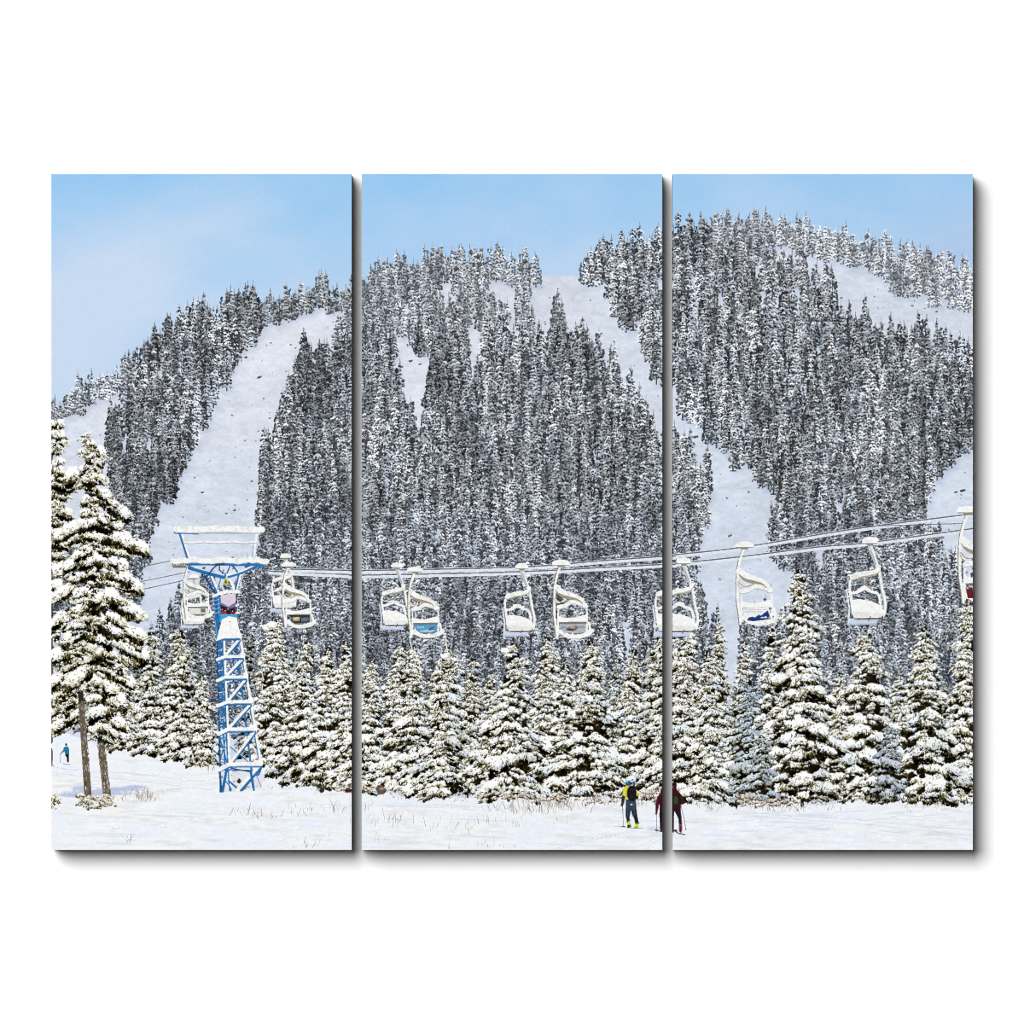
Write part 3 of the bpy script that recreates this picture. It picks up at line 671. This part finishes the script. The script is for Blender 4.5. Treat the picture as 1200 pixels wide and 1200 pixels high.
def tower():
    root = reg('lift_tower', label='blue steel lattice chairlift tower plastered with snow')
    body = reg('lattice', root); sn = reg('snow_cover', root); head = reg('crossarm', root); top = reg('lifting_frame', root)
    L = MAIN.line
    ys = [747, 770, 794, 823, 855, 896]
    fl = [262, 263, 264, 266, 267.2, 268.6]; frx = [281.5, 285.3, 289, 294.5, 299.6, 306]; bl = [254.5, 254.8, 255, 255.6, 256.4, 257.4]; br = [276, 279, 282, 287, 290, 295]
    drop = [2.5, 3, 3.6, 4.2, 5, 6]
    g = reg('snow_ground', label='snow seen through the foot of the lift tower')
    MAIN.poly([(258, 899), (304, 897), (310, 910), (306, 924), (284, 927), (258, 929)], c3(226, 229, 236), g)
    for k in range(40): MAIN.ell(rnd.uniform(262, 304), rnd.uniform(902, 924), rnd.uniform(1, 4), rnd.uniform(.4, 1), 0, c3(*rnd.choice([(236, 237, 240), (212, 216, 226), (196, 196, 200), (170, 160, 152)])), g, .9)
    MAIN.ell(280, 915, 2.2, 3.2, 0, c3(48, 30, 30), g, .9); MAIN.ell(286, 924, 2.4, 1.2, 0, c3(52, 40, 40), g, .9)
    # rear legs and rear braces, blue
    L([(bl[0], 750), (258.5, 928)], 2.0, BD, body); L([(276, 748), (297.5, 926)], 2.2, BL, body)
    for k in range(5):
        y0, y1 = ys[k], ys[k+1]
        L([(fl[k]+1, y0+6.5), (br[k], y0+7)], 1.1, BL, body)
        L([(fl[k]+3, y0+(y1-y0)*.5), (br[k+1]-4, y1-3)], 1.2, BL, body); L([(fl[k]+4, y0+(y1-y0)*.5-.8), (br[k+1]-3, y1-4)], .8, WS, body)
        L([(bl[k], y0+6), (fl[k+1]-2, y1)], 1.6, BL, body)
        L([(bl[k]+.5, y1), (fl[k]-1, y0+4)], 1.2, BL, body)
        L([(br[k]+3, y0+4), (frx[k+1]-3, y1-4)], .9, WS, body)
    # side leg between rear and front at the left
    L([(257.5, 748), (263.6, 900)], 1.8, BL, body)
    for k in range(5):
        for j in range(3): y = ys[k]+5+(ys[k+1]-ys[k])*(j+.3)/3.2; L([(bl[k]+1.5, y+1), (fl[k]-1.5, y)], .9, WS if j % 2 else BL, body)
    # front legs: white with a blue edge
    L([(fl[0]-.8, 747), (fl[5]-.8, 898), (270, 926)], 3.0, BL, body); L([(fl[0]+.5, 747), (fl[5]+.5, 898), (270.6, 922)], 2.4, WH, sn)
    L([(frx[0]-.9, 747), (frx[5]-1, 896)], 3.4, BL, body); L([(frx[0]+.1, 747), (frx[5], 896)], 2.9, WH, sn)
    # foot bay
    L([(305, 899), (283, 925)], 5, BL, body); L([(303.5, 897.5), (279, 925)], 4.2, WH, sn)
    L([(265.5, 900), (260.8, 927)], 3.6, BL, body); L([(257.5, 903), (259, 927)], 2.4, BD, body); L([(258, 908), (270, 922)], 1.3, BL, body); L([(264, 900), (260, 920)], .9, WS, body)
    L([(294, 905), (297, 923)], 3, BL, body); L([(299, 905), (306, 922)], .9, c3(110, 130, 160), body); L([(268, 915), (277, 923)], 2.2, BL, body); L([(306, 900), (303, 908), (300, 908)], 2, BL, body)
    L([(262, 902), (296, 903)], 1.6, BL, body); L([(270, 900), (295, 905)], 1.3, BD, body)
    # diagonals and ledges of each bay
    for k in range(5):
        y0, y1 = ys[k], ys[k+1]
        L([(frx[k]-1, y0+4), (fl[k+1]+3.4, y1-2.5)], 4.0, BL, body); L([(frx[k]-2, y0+3), (fl[k+1]+2.2, y1-3)], 3.0, WH, sn)
    for k in range(6):
        y = ys[k]; th = 3.4+.35*k
        L([(bl[k]-.6, y+drop[k]+2.4), (fl[k], y+2.4), (frx[k]-.6, y+2.2)], 2.3, BL, body)
        L([(bl[k]-.4, y+drop[k]), (fl[k], y-.4), (frx[k]+.2, y-.8)], th*.9, WH, sn)
        MAIN.ell(frx[k]-1, y-3, 3, 3+.3*k, 0, WH, sn, .3); MAIN.ell(fl[k]+2, y-3, 2.6, 2.4, 0, WH, sn, .3)
    # snow-covered work platform
    MAIN.poly([(251, 724), (258, 722), (255, 747), (253.5, 750)], BL, body); L([(252, 726), (254.5, 748)], 1, c3(110, 170, 220), body)
    MAIN.poly([(258, 720), (277.5, 720), (279, 728), (257, 729)], c3(60, 168, 222), body)
    MAIN.poly([(260, 726), (268, 722), (277.5, 724), (279, 732), (282.4, 745), (270, 746), (254, 749), (257, 738)], WH, sn)
    MAIN.ell(269, 728.5, .8, .8, 0, c3(190, 90, 90), sn)
    # upper cabinet: blue side, picture board
    MAIN.poly([(250.5, 700), (258, 696), (258.5, 724), (252, 727)], BL, body)
    L([(252.5, 702), (254.5, 722)], 1, BD, body); L([(256, 700), (257, 722)], .8, c3(120, 170, 215), body)
    for k in range(4): L([(251.5, 704+k*5), (257.5, 702+k*5)], .8, c3(150, 190, 225), body)
    bd = reg('picture_board', root)
    MAIN.poly([(258.5, 697), (276, 695.5), (276.4, 719), (259, 720)], c3(222, 208, 222), bd)
    MAIN.poly([(258.6, 706), (263, 708), (268, 711), (272, 708), (276.2, 706), (276.3, 713), (258.8, 713)], c3(120, 116, 158), bd)
    MAIN.poly([(258.7, 709), (264, 711), (270, 713), (276.3, 711), (276.4, 719), (259, 720)], c3(38, 34, 48), bd)
    for k in range(12): MAIN.ell(rnd.uniform(260, 275), rnd.uniform(713, 718), .8, .6, 0, c3(*rnd.choice([(200, 200, 210), (70, 66, 90), (150, 40, 50)])), bd)
    MAIN.poly([(259, 717.5), (265, 715.5), (266, 719.6), (259, 720)], c3(178, 48, 46), bd); MAIN.poly([(270, 718), (276.4, 717), (276.4, 719.2), (270, 719.6)], c3(150, 44, 52), bd)
    # Y head
    L([(246, 672), (256, 698)], 3.4, BL, body); L([(240, 676), (253, 697)], 2.2, BD, body); L([(247.5, 674), (257.5, 697)], 2.4, WH, sn)
    L([(262, 668), (261, 680)], 1.6, WS, sn); L([(266, 672), (276, 693)], 2.6, WH, sn); L([(280, 674), (276, 692)], 2.6, BL, body); L([(282, 672), (278, 690)], 1.8, WH, sn)
    L([(255, 690), (262, 668)], 1.2, BL, body); L([(264, 694), (264, 672)], 1.1, BD, body)
    sg = reg('warning_sign', root, 'small yellow triangular sign under the crossarm')
    MAIN.poly([(264.5, 675.5), (268.6, 685.5), (260.6, 685.5)], c3(196, 196, 96), sg); MAIN.poly([(264.6, 678.5), (266.4, 683.5), (262.9, 683.5)], c3(84, 84, 60), sg)
    L([(250.5, 699), (262, 694), (279, 693)], 4, WH, sn); L([(250.5, 701), (258, 697.4)], 1, BL, body)
    # arms of the crossarm
    L([(222, 665.5), (240, 671), (262, 676.5)], 4.2, BL, head); L([(228, 665), (262, 674)], 1.4, WS, sn)
    L([(268, 676), (284, 671), (300, 663.5)], 3.0, BL, head); L([(268, 674), (284, 669), (298, 662.5)], 1.8, WH, sn)
    L(curve([(243, 675), (252, 664), (262, 660.5), (272, 663), (278, 670)], 5), 1.7, BD, head); L([(257, 662), (257, 668), (262, 672)], 1.4, BD, head); L([(270, 662), (266, 672)], 1.4, BD, head)
    L([(207, 661), (300, 662)], 3.0, BL, head); L([(232, 663.3), (248, 663.5)], 1.6, WS, head); L([(300, 662.6), (308, 662.8)], 4.6, c3(34, 124, 190), head); L([(254, 662), (262, 661)], 2, c3(70, 60, 50), head)
    for cx, n in ((203.5, 5), (303, 4)):
        sv = reg('sheave_train', root)
        for k in range(n):
            x = cx+k*3.2; MAIN.ell(x, 662, 1.9, 2.4, 0, c3(112, 106, 96), sv, .2); MAIN.ell(x, 662, .9, 1.1, 0, c3(190, 186, 176), sv)
    L([(203, 664.8), (219, 665)], 1, c3(80, 72, 62), sv); L([(301, 662.5), (308, 662.8)], 3.6, c3(34, 124, 190), head)
    p = [(202 + 111*t, 657.3+.9*math.sin(t*21)+.5*math.sin(t*47)) for t in np.linspace(0, 1, 50)]
    L(p, 5.6, c3(224, 226, 228), sn); L([(x, y-.9) for x, y in p], 5.0, WH, sn)
    # lifting frame above
    L([(210.5, 624), (219.5, 653)], 3.0, BL, top); L([(212.5, 624), (221.5, 653)], 2.2, WH, sn)
    L([(301.6, 624), (298, 654)], 3.2, c3(206, 214, 226), top); L([(301, 624), (297.2, 654)], 2.2, WH, sn); L([(296.8, 640), (296, 654)], .7, BL, top)
    p = [(216+85*t, 635.3+.5*math.sin(t*17)) for t in np.linspace(0, 1, 30)]
    L([(x, y+.8) for x, y in p], 1.6, c3(140, 150, 166), top); L(p, 1.9, WH, sn)
    L([(205, 624), (232, 625)], 2.8, BL, top); L([(232, 624.6), (303, 624.6)], 1.2, c3(150, 160, 176), top)
    p = [(206.5+101*t, 620+.9*math.sin(t*9)) for t in np.linspace(0, 1, 40)]
    L([(x, y+.6) for x, y in p], 6.6, c3(226, 229, 234), sn); L([(x, y-.4) for x, y in p], 5.8, WH, sn)

# ---------------------------------------------------------------- skiers
def people():
    z = 1/9.2308
    q = lambda *p: [(700-12+a*z, 890+b*z) for a, b in p]
    pl, el, li = MAIN.poly, MAIN.ell, MAIN.line
    g0 = REG and None
    # ---- skier in the yellow jacket
    root = reg('person', label='skier walking away in a yellow jacket with a black backpack')
    jk = reg('jacket', root); tr = reg('trousers', root); bp = reg('backpack', root); ht = reg('helmet', root); sk = reg('ski', root); po = reg('ski_pole', root); bt = reg('boot', root); gl = reg('glove', root)
    li(q((180, 722), (300, 733)), .5, c3(160, 172, 196), sk)
    li(q((325, 738), (400, 742), (492, 740)), .55, c3(66, 70, 80), sk); li(q((230, 726), (335, 736)), .4, c3(120, 130, 150), sk)
    li(q((272, 500), (284, 722)), .7, c3(150, 152, 160), po); li(q((272, 500), (275, 545)), .9, c3(96, 90, 90), po); li(q((268, 724), (296, 726)), 1.0, c3(50, 52, 62), po)
    pl(q((306, 520), (366, 525), (358, 580), (350, 625), (356, 680), (322, 688), (314, 650), (303, 600)), c3(42, 56, 70), tr)
    pl(q((360, 530), (424, 520), (430, 590), (440, 640), (450, 690), (412, 704), (402, 650), (376, 600)), c3(38, 50, 64), tr)
    pl(q((308, 430), (416, 430), (426, 540), (364, 556), (306, 545)), c3(52, 66, 80), tr)
    pl(q((395, 620), (425, 600), (446, 690), (412, 702)), c3(36, 36, 44), tr); pl(q((318, 610), (350, 612), (354, 684), (322, 688)), c3(36, 40, 50), tr)
    li(q((330, 470), (326, 600)), .5, c3(66, 84, 100), tr); li(q((392, 470), (404, 600)), .5, c3(64, 82, 98), tr)
    pl(q((330, 668), (360, 664), (360, 712), (330, 712)), c3(196, 214, 44), bt); pl(q((322, 708), (362, 706), (366, 732), (326, 738)), c3(44, 44, 40), bt)
    pl(q((412, 698), (447, 690), (444, 735), (402, 740), (404, 715)), c3(200, 218, 46), bt); li(q((440, 696), (458, 690)), .5, c3(60, 60, 50), bt); li(q((398, 738), (440, 738)), .6, c3(80, 90, 50), bt)
    pl(q((288, 296), (325, 282), (352, 284), (344, 330), (322, 400), (318, 440), (300, 420), (288, 402), (268, 384)), c3(206, 208, 60), jk)
    pl(q((400, 300), (420, 320), (444, 385), (430, 410), (412, 380)), c3(188, 192, 44), jk); li(q((300, 310), (292, 380)), .8, c3(236, 238, 96), jk); li(q((306, 300), (340, 296)), .5, c3(160, 160, 50), jk)
    pl(q((268, 384), (302, 402), (296, 440), (284, 486), (256, 482), (262, 430)), c3(46, 44, 48), gl)
    el(*q((266, 494))[0], 1.4, 1.5, .3, c3(30, 30, 34), gl); pl(q((412, 388), (446, 398), (440, 428), (414, 426)), c3(34, 32, 36), gl)
    pl(q((322, 330), (346, 290), (384, 284), (410, 292), (424, 352), (420, 424), (388, 452), (346, 446), (320, 400)), c3(27, 24, 28), bp)
    pl(q((384, 246), (402, 240), (408, 292), (386, 290)), c3(46, 44, 56), bp); li(q((352, 330), (392, 330)), .6, c3(58, 52, 58), bp); li(q((350, 370), (400, 372)), .5, c3(50, 46, 52), bp); el(*q((368, 400))[0], 2.2, 2.2, 0, c3(38, 34, 38), bp)
    el(*q((369, 487))[0], 1.3, .9, 0, c3(238, 240, 244), tr)
    el(*q((350, 276))[0], 2.1, 1.5, 0, c3(150, 120, 104), root)
    el(*q((337, 257))[0], 3.5, 2.5, -.1, c3(34, 78, 122), ht); el(*q((326, 250))[0], 1.6, 1.0, -.3, c3(84, 146, 196), ht)
    # ---- skier in dark red, cut by the gap
    root = reg('person', label='skier walking away in dark red with a dark green backpack, cut by the gap')
    jk = reg('jacket', root); tr = reg('trousers', root); bp = reg('backpack', root); hr = reg('hair', root); sk = reg('ski', root); po = reg('ski_pole', root); bt = reg('boot', root); gl = reg('glove', root)
    w = MAIN.win(U(755), 968, U(775.9), 974); i0, i1, j0, j1, X, Y = w
    f = (np.clip(1-((X-(U(766)))/12)**2-((Y-970.5)/3.2)**2+NOI[j0:j1, i0:i1]*.3, 0, 1)*.5)[..., None]; COL[j0:j1, i0:i1] = COL[j0:j1, i0:i1]*(1-f)+c3(176, 198, 228)*f
    li(q((622, 762), (715, 786)), 1.0, c3(46, 74, 110), sk); li(q((700, 758), (770, 800), (832, 812)), 1.3, c3(38, 66, 96), sk); el(*q((640, 765))[0], 1.9, 1.1, 0, c3(40, 78, 118), po)
    el(*q((738, 768))[0], 2.2, 1.2, .3, c3(50, 80, 110), sk)
    li(q((639, 590), (641, 785)), .75, c3(130, 132, 144), po); li(q((795, 512), (828, 640), (846, 752)), .8, c3(150, 146, 156), po); el(*q((846, 752))[0], 1.2, .8, 0, c3(110, 120, 140), po)
    pl(q((674, 540), (722, 556), (716, 640), (716, 745), (678, 738), (671, 600)), c3(34, 28, 36), tr); pl(q((722, 560), (790, 538), (800, 630), (806, 700), (774, 720), (764, 640), (742, 590)), c3(36, 30, 40), tr)
    pl(q((676, 735), (718, 740), (716, 782), (680, 776)), c3(88, 26, 34), bt); pl(q((774, 700), (806, 694), (806, 770), (796, 796), (772, 778)), c3(104, 28, 36), bt); li(q((782, 712), (803, 710)), .5, c3(210, 150, 156), bt)
    pl(q((674, 470), (792, 480), (792, 548), (722, 562), (672, 548)), c3(56, 22, 29), tr)
    pl(q((686, 320), (704, 296), (716, 284), (744, 290), (752, 330), (790, 372), (812, 400), (834, 452), (822, 484), (790, 488), (700, 500), (674, 470), (662, 520), (648, 578), (628, 574), (628, 490), (648, 404), (676, 372)), c3(62, 22, 29), jk)
    li(q((676, 380), (650, 430), (640, 560)), .8, c3(92, 34, 42), jk); li(q((800, 400), (824, 450)), .7, c3(88, 30, 38), jk)
    pl(q((704, 400), (728, 366), (788, 372), (806, 420), (796, 486), (770, 505), (716, 514), (702, 470)), c3(36, 36, 28), bp); el(*q((738, 440))[0], 2.4, 4.6, 0, c3(62, 66, 40), bp); li(q((770, 380), (792, 470)), .7, c3(22, 20, 20), bp)
    el(*q((726, 276))[0], 2.6, 2.7, 0, c3(38, 24, 24), hr); el(*q((712, 296))[0], 1.6, 1.4, 0, c3(72, 34, 36), hr); el(*q((703, 300))[0], .9, 1.1, 0, c3(150, 108, 92), root)
    el(*q((637, 584))[0], 1.2, 1.4, 0, c3(60, 40, 46), gl)
    # ---- far skier at the left, and the sliver of another
    root = reg('person', label='tiny far skier in a teal jacket near the left edge'); jk = reg('jacket', root); tr = reg('trousers', root); sk = reg('ski', root); po = reg('ski_pole', root)
    li([(74, 895), (82, 896)], .7, c3(120, 130, 150), sk); li([(71, 883), (70.6, 894)], .5, c3(110, 112, 120), po)
    pl([(76, 882), (81, 882), (80.5, 888), (80.8, 893.5), (78.6, 893.5), (78.2, 888), (76.8, 886)], c3(34, 30, 38), tr)
    pl([(75, 875.5), (79, 874.5), (80.8, 876.5), (81, 883.5), (76.4, 884), (75.6, 880.5), (71.6, 883.6), (71, 882.6), (74, 879)], c3(38, 120, 148), jk)
    el(77.6, 872.6, 1.3, 1.6, 0, c3(60, 70, 84), root)
    root = reg('person', label='dark sliver of a skier cut off by the left edge')
    pl([(60, 876), (61.4, 878), (61.8, 886), (61.2, 897), (60, 897)], c3(40, 30, 34), root); li([(60, 898), (63, 897)], .5, c3(90, 90, 100), root)

def grade():
    """downsample to the cells of the print, a little sharpening and print grain"""
    rough = ~np.isin(LAB, [i for i in range(1, len(REG)) if REG[i]['name'] in ('sky', 'ski_slope', 'snow_ground')])
    COL[rough] *= (1+NOI[rough]*.055)[:, None]
    nearf = np.isin(LAB, [i for i in range(1, len(REG)) if REG[i]['name'] == 'fir_tree' and REG[i]['want'] == 'near'])
    v = COL[nearf]; COL[nearf] = np.clip(v+(v-.56)*.2, 0, 1)
    c = COL.reshape(H, S, W, S, 3).mean((1, 3))
    b = (np.roll(c, 1, 0)+np.roll(c, -1, 0)+np.roll(c, 1, 1)+np.roll(c, -1, 1))/4
    c = c+(c-b)*.35
    g = np.random.default_rng(77).normal(0, 1, (H, W)).astype(np.float32)
    g = g*.010+smooth(W, H, 2.2, 78)*.010
    g = g*np.where(np.isin(LAB[S//2::S, S//2::S], [i for i in range(1, len(REG)) if REG[i]['name'] in ('sky', 'ski_slope', 'snow_ground')]), .4, 1)
    c = c*(1+g[..., None]*.8)+g[..., None]*.25
    c = np.clip(c, 0, 1)
    return c, LAB[S//2::S, S//2::S].copy()

def paint():
    paint_sky()
    ls = paint_slope()
    paint_forest(ls)
    paint_specks(ls)
    paint_ground()
    paint_near()
    left_cables()
    left_firs()
    twigs()
    cables()
    tower_and_chairs()
    people()
    return grade()

def tower_and_chairs():
    chairs()
    tower()

# ----------------------------------------------------------------------------
# THE PLACE: three stretched canvases hanging side by side on a white wall
# ----------------------------------------------------------------------------
MM = .001
T = .035                                     # depth of a stretched canvas
EXPOSE = 1.25                                # how much light falls on the wall (1 = white paper at display white)
scene = bpy.context.scene
coll = scene.collection

def nodes(name):
    m = bpy.data.materials.new(name); m.use_nodes = True
    n, l = m.node_tree.nodes, m.node_tree.links
    return m, n, l, n['Principled BSDF']

def mat_print():
    m, n, l, b = nodes('canvas_print')
    a = n.new('ShaderNodeAttribute'); a.attribute_name = 'ink'
    tc = n.new('ShaderNodeTexCoord')
    nz = n.new('ShaderNodeTexNoise'); nz.inputs['Scale'].default_value = 420; nz.inputs['Detail'].default_value = 2
    mr = n.new('ShaderNodeMapRange'); mr.inputs['To Min'].default_value = .965; mr.inputs['To Max'].default_value = 1.035
    mx = n.new('ShaderNodeMix'); mx.data_type = 'RGBA'; mx.blend_type = 'MULTIPLY'; mx.inputs['Factor'].default_value = 1
    l.new(tc.outputs['Object'], nz.inputs['Vector']); l.new(nz.outputs['Fac'], mr.inputs['Value'])
    l.new(a.outputs['Color'], mx.inputs['A']); l.new(mr.outputs['Result'], mx.inputs['B'])
    l.new(mx.outputs['Result'], b.inputs['Base Color'])
    b.inputs['Roughness'].default_value = .85; b.inputs['Specular IOR Level'].default_value = .0
    return m

def mat_plain(name, col, rough, scale, amt):
    m, n, l, b = nodes(name)
    tc = n.new('ShaderNodeTexCoord'); nz = n.new('ShaderNodeTexNoise'); nz.inputs['Scale'].default_value = scale; nz.inputs['Detail'].default_value = 4
    cr = n.new('ShaderNodeValToRGB')
    cr.color_ramp.elements[0].color = (col[0]-amt, col[1]-amt, col[2]-amt, 1); cr.color_ramp.elements[1].color = (col[0]+amt, col[1]+amt, col[2]+amt, 1)
    l.new(tc.outputs['Object'], nz.inputs['Vector']); l.new(nz.outputs['Fac'], cr.inputs['Fac']); l.new(cr.outputs['Color'], b.inputs['Base Color'])
    bp = n.new('ShaderNodeBump'); bp.inputs['Strength'].default_value = .05; bp.inputs['Distance'].default_value = .0005
    l.new(nz.outputs['Fac'], bp.inputs['Height']); l.new(bp.outputs['Normal'], b.inputs['Normal'])
    b.inputs['Roughness'].default_value = rough; b.inputs['Specular IOR Level'].default_value = .1
    return m

M_PRINT = mat_print()
M_EDGE = mat_plain('grey_canvas_edge', (.16, .16, .165), .9, 300, .01)
M_WALL = mat_plain('white_wall_paint', (.92, .92, .92), .9, 60, .004)

def link(o, parent=None):
    coll.objects.link(o)
    if parent: o.parent = parent
    return o

def wall():
    me = bpy.data.meshes.new('wall'); bm = bmesh.new()
    bmesh.ops.create_cube(bm, size=1)
    for v in bm.verts: v.co = (v.co.x*5, v.co.y*.12+.06, v.co.z*5+.6)
    bm.to_mesh(me); bm.free(); me.materials.append(M_WALL)
    o = link(bpy.data.objects.new('wall', me)); o['kind'] = 'structure'

def edge_mesh():
    me = bpy.data.meshes.new('stretched_canvas'); bm = bmesh.new()
    bmesh.ops.create_cube(bm, size=1)
    w, h = PW*MM, PH*MM
    for v in bm.verts: v.co = (v.co.x*w, (v.co.y-.5)*(T-.0006)-.0001, v.co.z*h+h/2)
    bmesh.ops.bevel(bm, geom=[e for e in bm.edges], offset=.0008, segments=2, affect='EDGES')
    bm.to_mesh(me); bm.free(); me.materials.append(M_EDGE)
    return me

def cells_mesh(name, rc, ink):
    """a piece of the print: one face per 1 mm cell it owns"""
    r, c = rc
    W1 = PW+1
    q = np.stack([(r+1)*W1+c, (r+1)*W1+c+1, r*W1+c+1, r*W1+c], 1)
    u, inv = np.unique(q.ravel(), return_inverse=True)
    vx = (u % W1-PW/2)*MM; vz = (PH-u//W1)*MM
    co = np.stack([vx, np.full(len(u), -T), vz], 1).astype(np.float32)
    n = len(r)
    me = bpy.data.meshes.new(name)
    me.vertices.add(len(u)); me.vertices.foreach_set('co', co.ravel())
    me.loops.add(n*4); me.loops.foreach_set('vertex_index', inv.astype(np.int32).ravel())
    me.polygons.add(n); me.polygons.foreach_set('loop_start', np.arange(0, n*4, 4, dtype=np.int32))
    me.update(calc_edges=True)
    a = me.attributes.new('ink', 'FLOAT_COLOR', 'CORNER')
    col = np.ones((n, 4, 4), np.float32); col[:, :, :3] = ink[r, c][:, None, :]
    a.data.foreach_set('color', col.ravel())
    me.materials.append(M_PRINT)
    return me

def linear(c):
    return np.where(c <= .04045, c/12.92, ((c+.055)/1.055)**2.4)

def panels(img, lab):
    ink = (linear(img)/EXPOSE).astype(np.float32)
    body = edge_mesh()
    text = ['left canvas of the triptych, printed with a blue lift tower and a heavy snowy fir',
            'middle canvas of the triptych, printed with a skier in a yellow jacket below empty chairs',
            'right canvas of the triptych, printed with a tall fir reaching the chairlift cables']
    forest = reg('forest', label='far forest of snow dusted firs covering the mountain', want='stuff')
    for k in range(3):
        L = lab[:, k*PW:(k+1)*PW].copy(); I = ink[:, k*PW:(k+1)*PW]
        cnt = np.bincount(L.ravel(), minlength=len(REG))
        near = [i for i in range(1, len(REG)) if REG[i]['name'] == 'fir_tree' and REG[i]['want'] == 'near' and cnt[i] >= 12]
        far = sorted([i for i in range(1, len(REG)) if REG[i]['want'] == 'far' and cnt[i]], key=lambda i: -cnt[i])
        keep = set(near) | set(far[:max(0, 100-len(near))])
        mp = np.arange(len(REG))
        for i in range(1, len(REG)):
            if REG[i]['name'] == 'fir_tree' and i not in keep: mp[i] = forest
        L = mp[L]
        cnt = np.bincount(L.ravel(), minlength=len(REG))
        for i in range(1, len(REG)):                       # scraps of one or two cells go to what they belong to
            if 0 < cnt[i] < 3 and REG[i]['parent']: L[L == i] = REG[i]['parent']
        cnt = np.bincount(L.ravel(), minlength=len(REG))
        p = link(bpy.data.objects.new('canvas_panel', None))
        p.empty_display_size = .05
        p.location = ((X0+PW/2+k*(PW+12)-600)*MM, 0, (1200-Y0-PH)*MM)
        p['label'] = text[k]; p['category'] = 'canvas print'; p['group'] = 'three canvases of the triptych'
        link(bpy.data.objects.new('stretched_canvas', body), p)
        order = np.argsort(L.ravel(), kind='stable'); flat = L.ravel()[order]
        used = np.unique(flat)
        objs = {}
        need = set(int(i) for i in used) | set(REG[int(i)]['parent'] for i in used if REG[int(i)]['parent'])
        for i in sorted(need):
            d = REG[i]
            if cnt[i]:
                a, b = np.searchsorted(flat, [i, i+1]); idx = order[a:b]
                o = bpy.data.objects.new(d['name'], cells_mesh(d['name'], (idx//PW, idx % PW), I))
            else:
                o = bpy.data.objects.new(d['name'], None); o.empty_display_size = .01
            link(o, objs[d['parent']] if d['parent'] else p)
            if d['label']: o['label'] = d['label']
            if d['want'] == 'stuff': o['kind'] = 'stuff'
            objs[i] = o
    print('objects', len(bpy.data.objects))

def lights():
    w = bpy.data.worlds.new('World'); scene.world = w; w.use_nodes = True
    bg = w.node_tree.nodes['Background']; bg.inputs['Color'].default_value = (1, 1, 1, 1); bg.inputs['Strength'].default_value = AMB
    # a large soft studio lamp, up and to the left, far enough to light the wall evenly
    D, mx, w_ = 30., M_OFF, M_RAD
    la = bpy.data.lights.new('studio_softbox', 'AREA'); la.shape = 'DISK'; la.size = 2*w_*D
    pos = (-mx*D, -D, .6+mx*D)
    d2 = D*D*(1+2*mx*mx); cs = 1/math.sqrt(1+2*mx*mx)
    la.energy = math.pi**2*d2/cs*(EXPOSE-AMB)*GAIN
    o = link(bpy.data.objects.new('studio_softbox', la)); o.location = pos
    from mathutils import Vector
    o.rotation_euler = (Vector((0, 0, .6))-Vector(pos)).to_track_quat('-Z', 'Y').to_euler()

AMB = .06; M_OFF = .44; M_RAD = .43; GAIN = 1.12

def camera():
    D = 12.
    c = bpy.data.cameras.new('camera'); c.sensor_width = 36; c.lens = 36*(D-T)/1.2; c.clip_end = 100
    o = link(bpy.data.objects.new('camera', c)); o.location = (0, -D, .6); o.rotation_euler = (math.pi/2, 0, 0)
    scene.camera = o

wall()
panels(*paint())
lights()
camera()
scene.render.engine = 'CYCLES'
scene.render.resolution_x = scene.render.resolution_y = 1024
scene.cycles.filter_width = 1.1
vs = scene.view_settings
scene.display_settings.display_device = 'sRGB'
vs.view_transform = 'Standard'; vs.look = 'None'; vs.exposure = 0; vs.gamma = 1
vs.use_curve_mapping = False
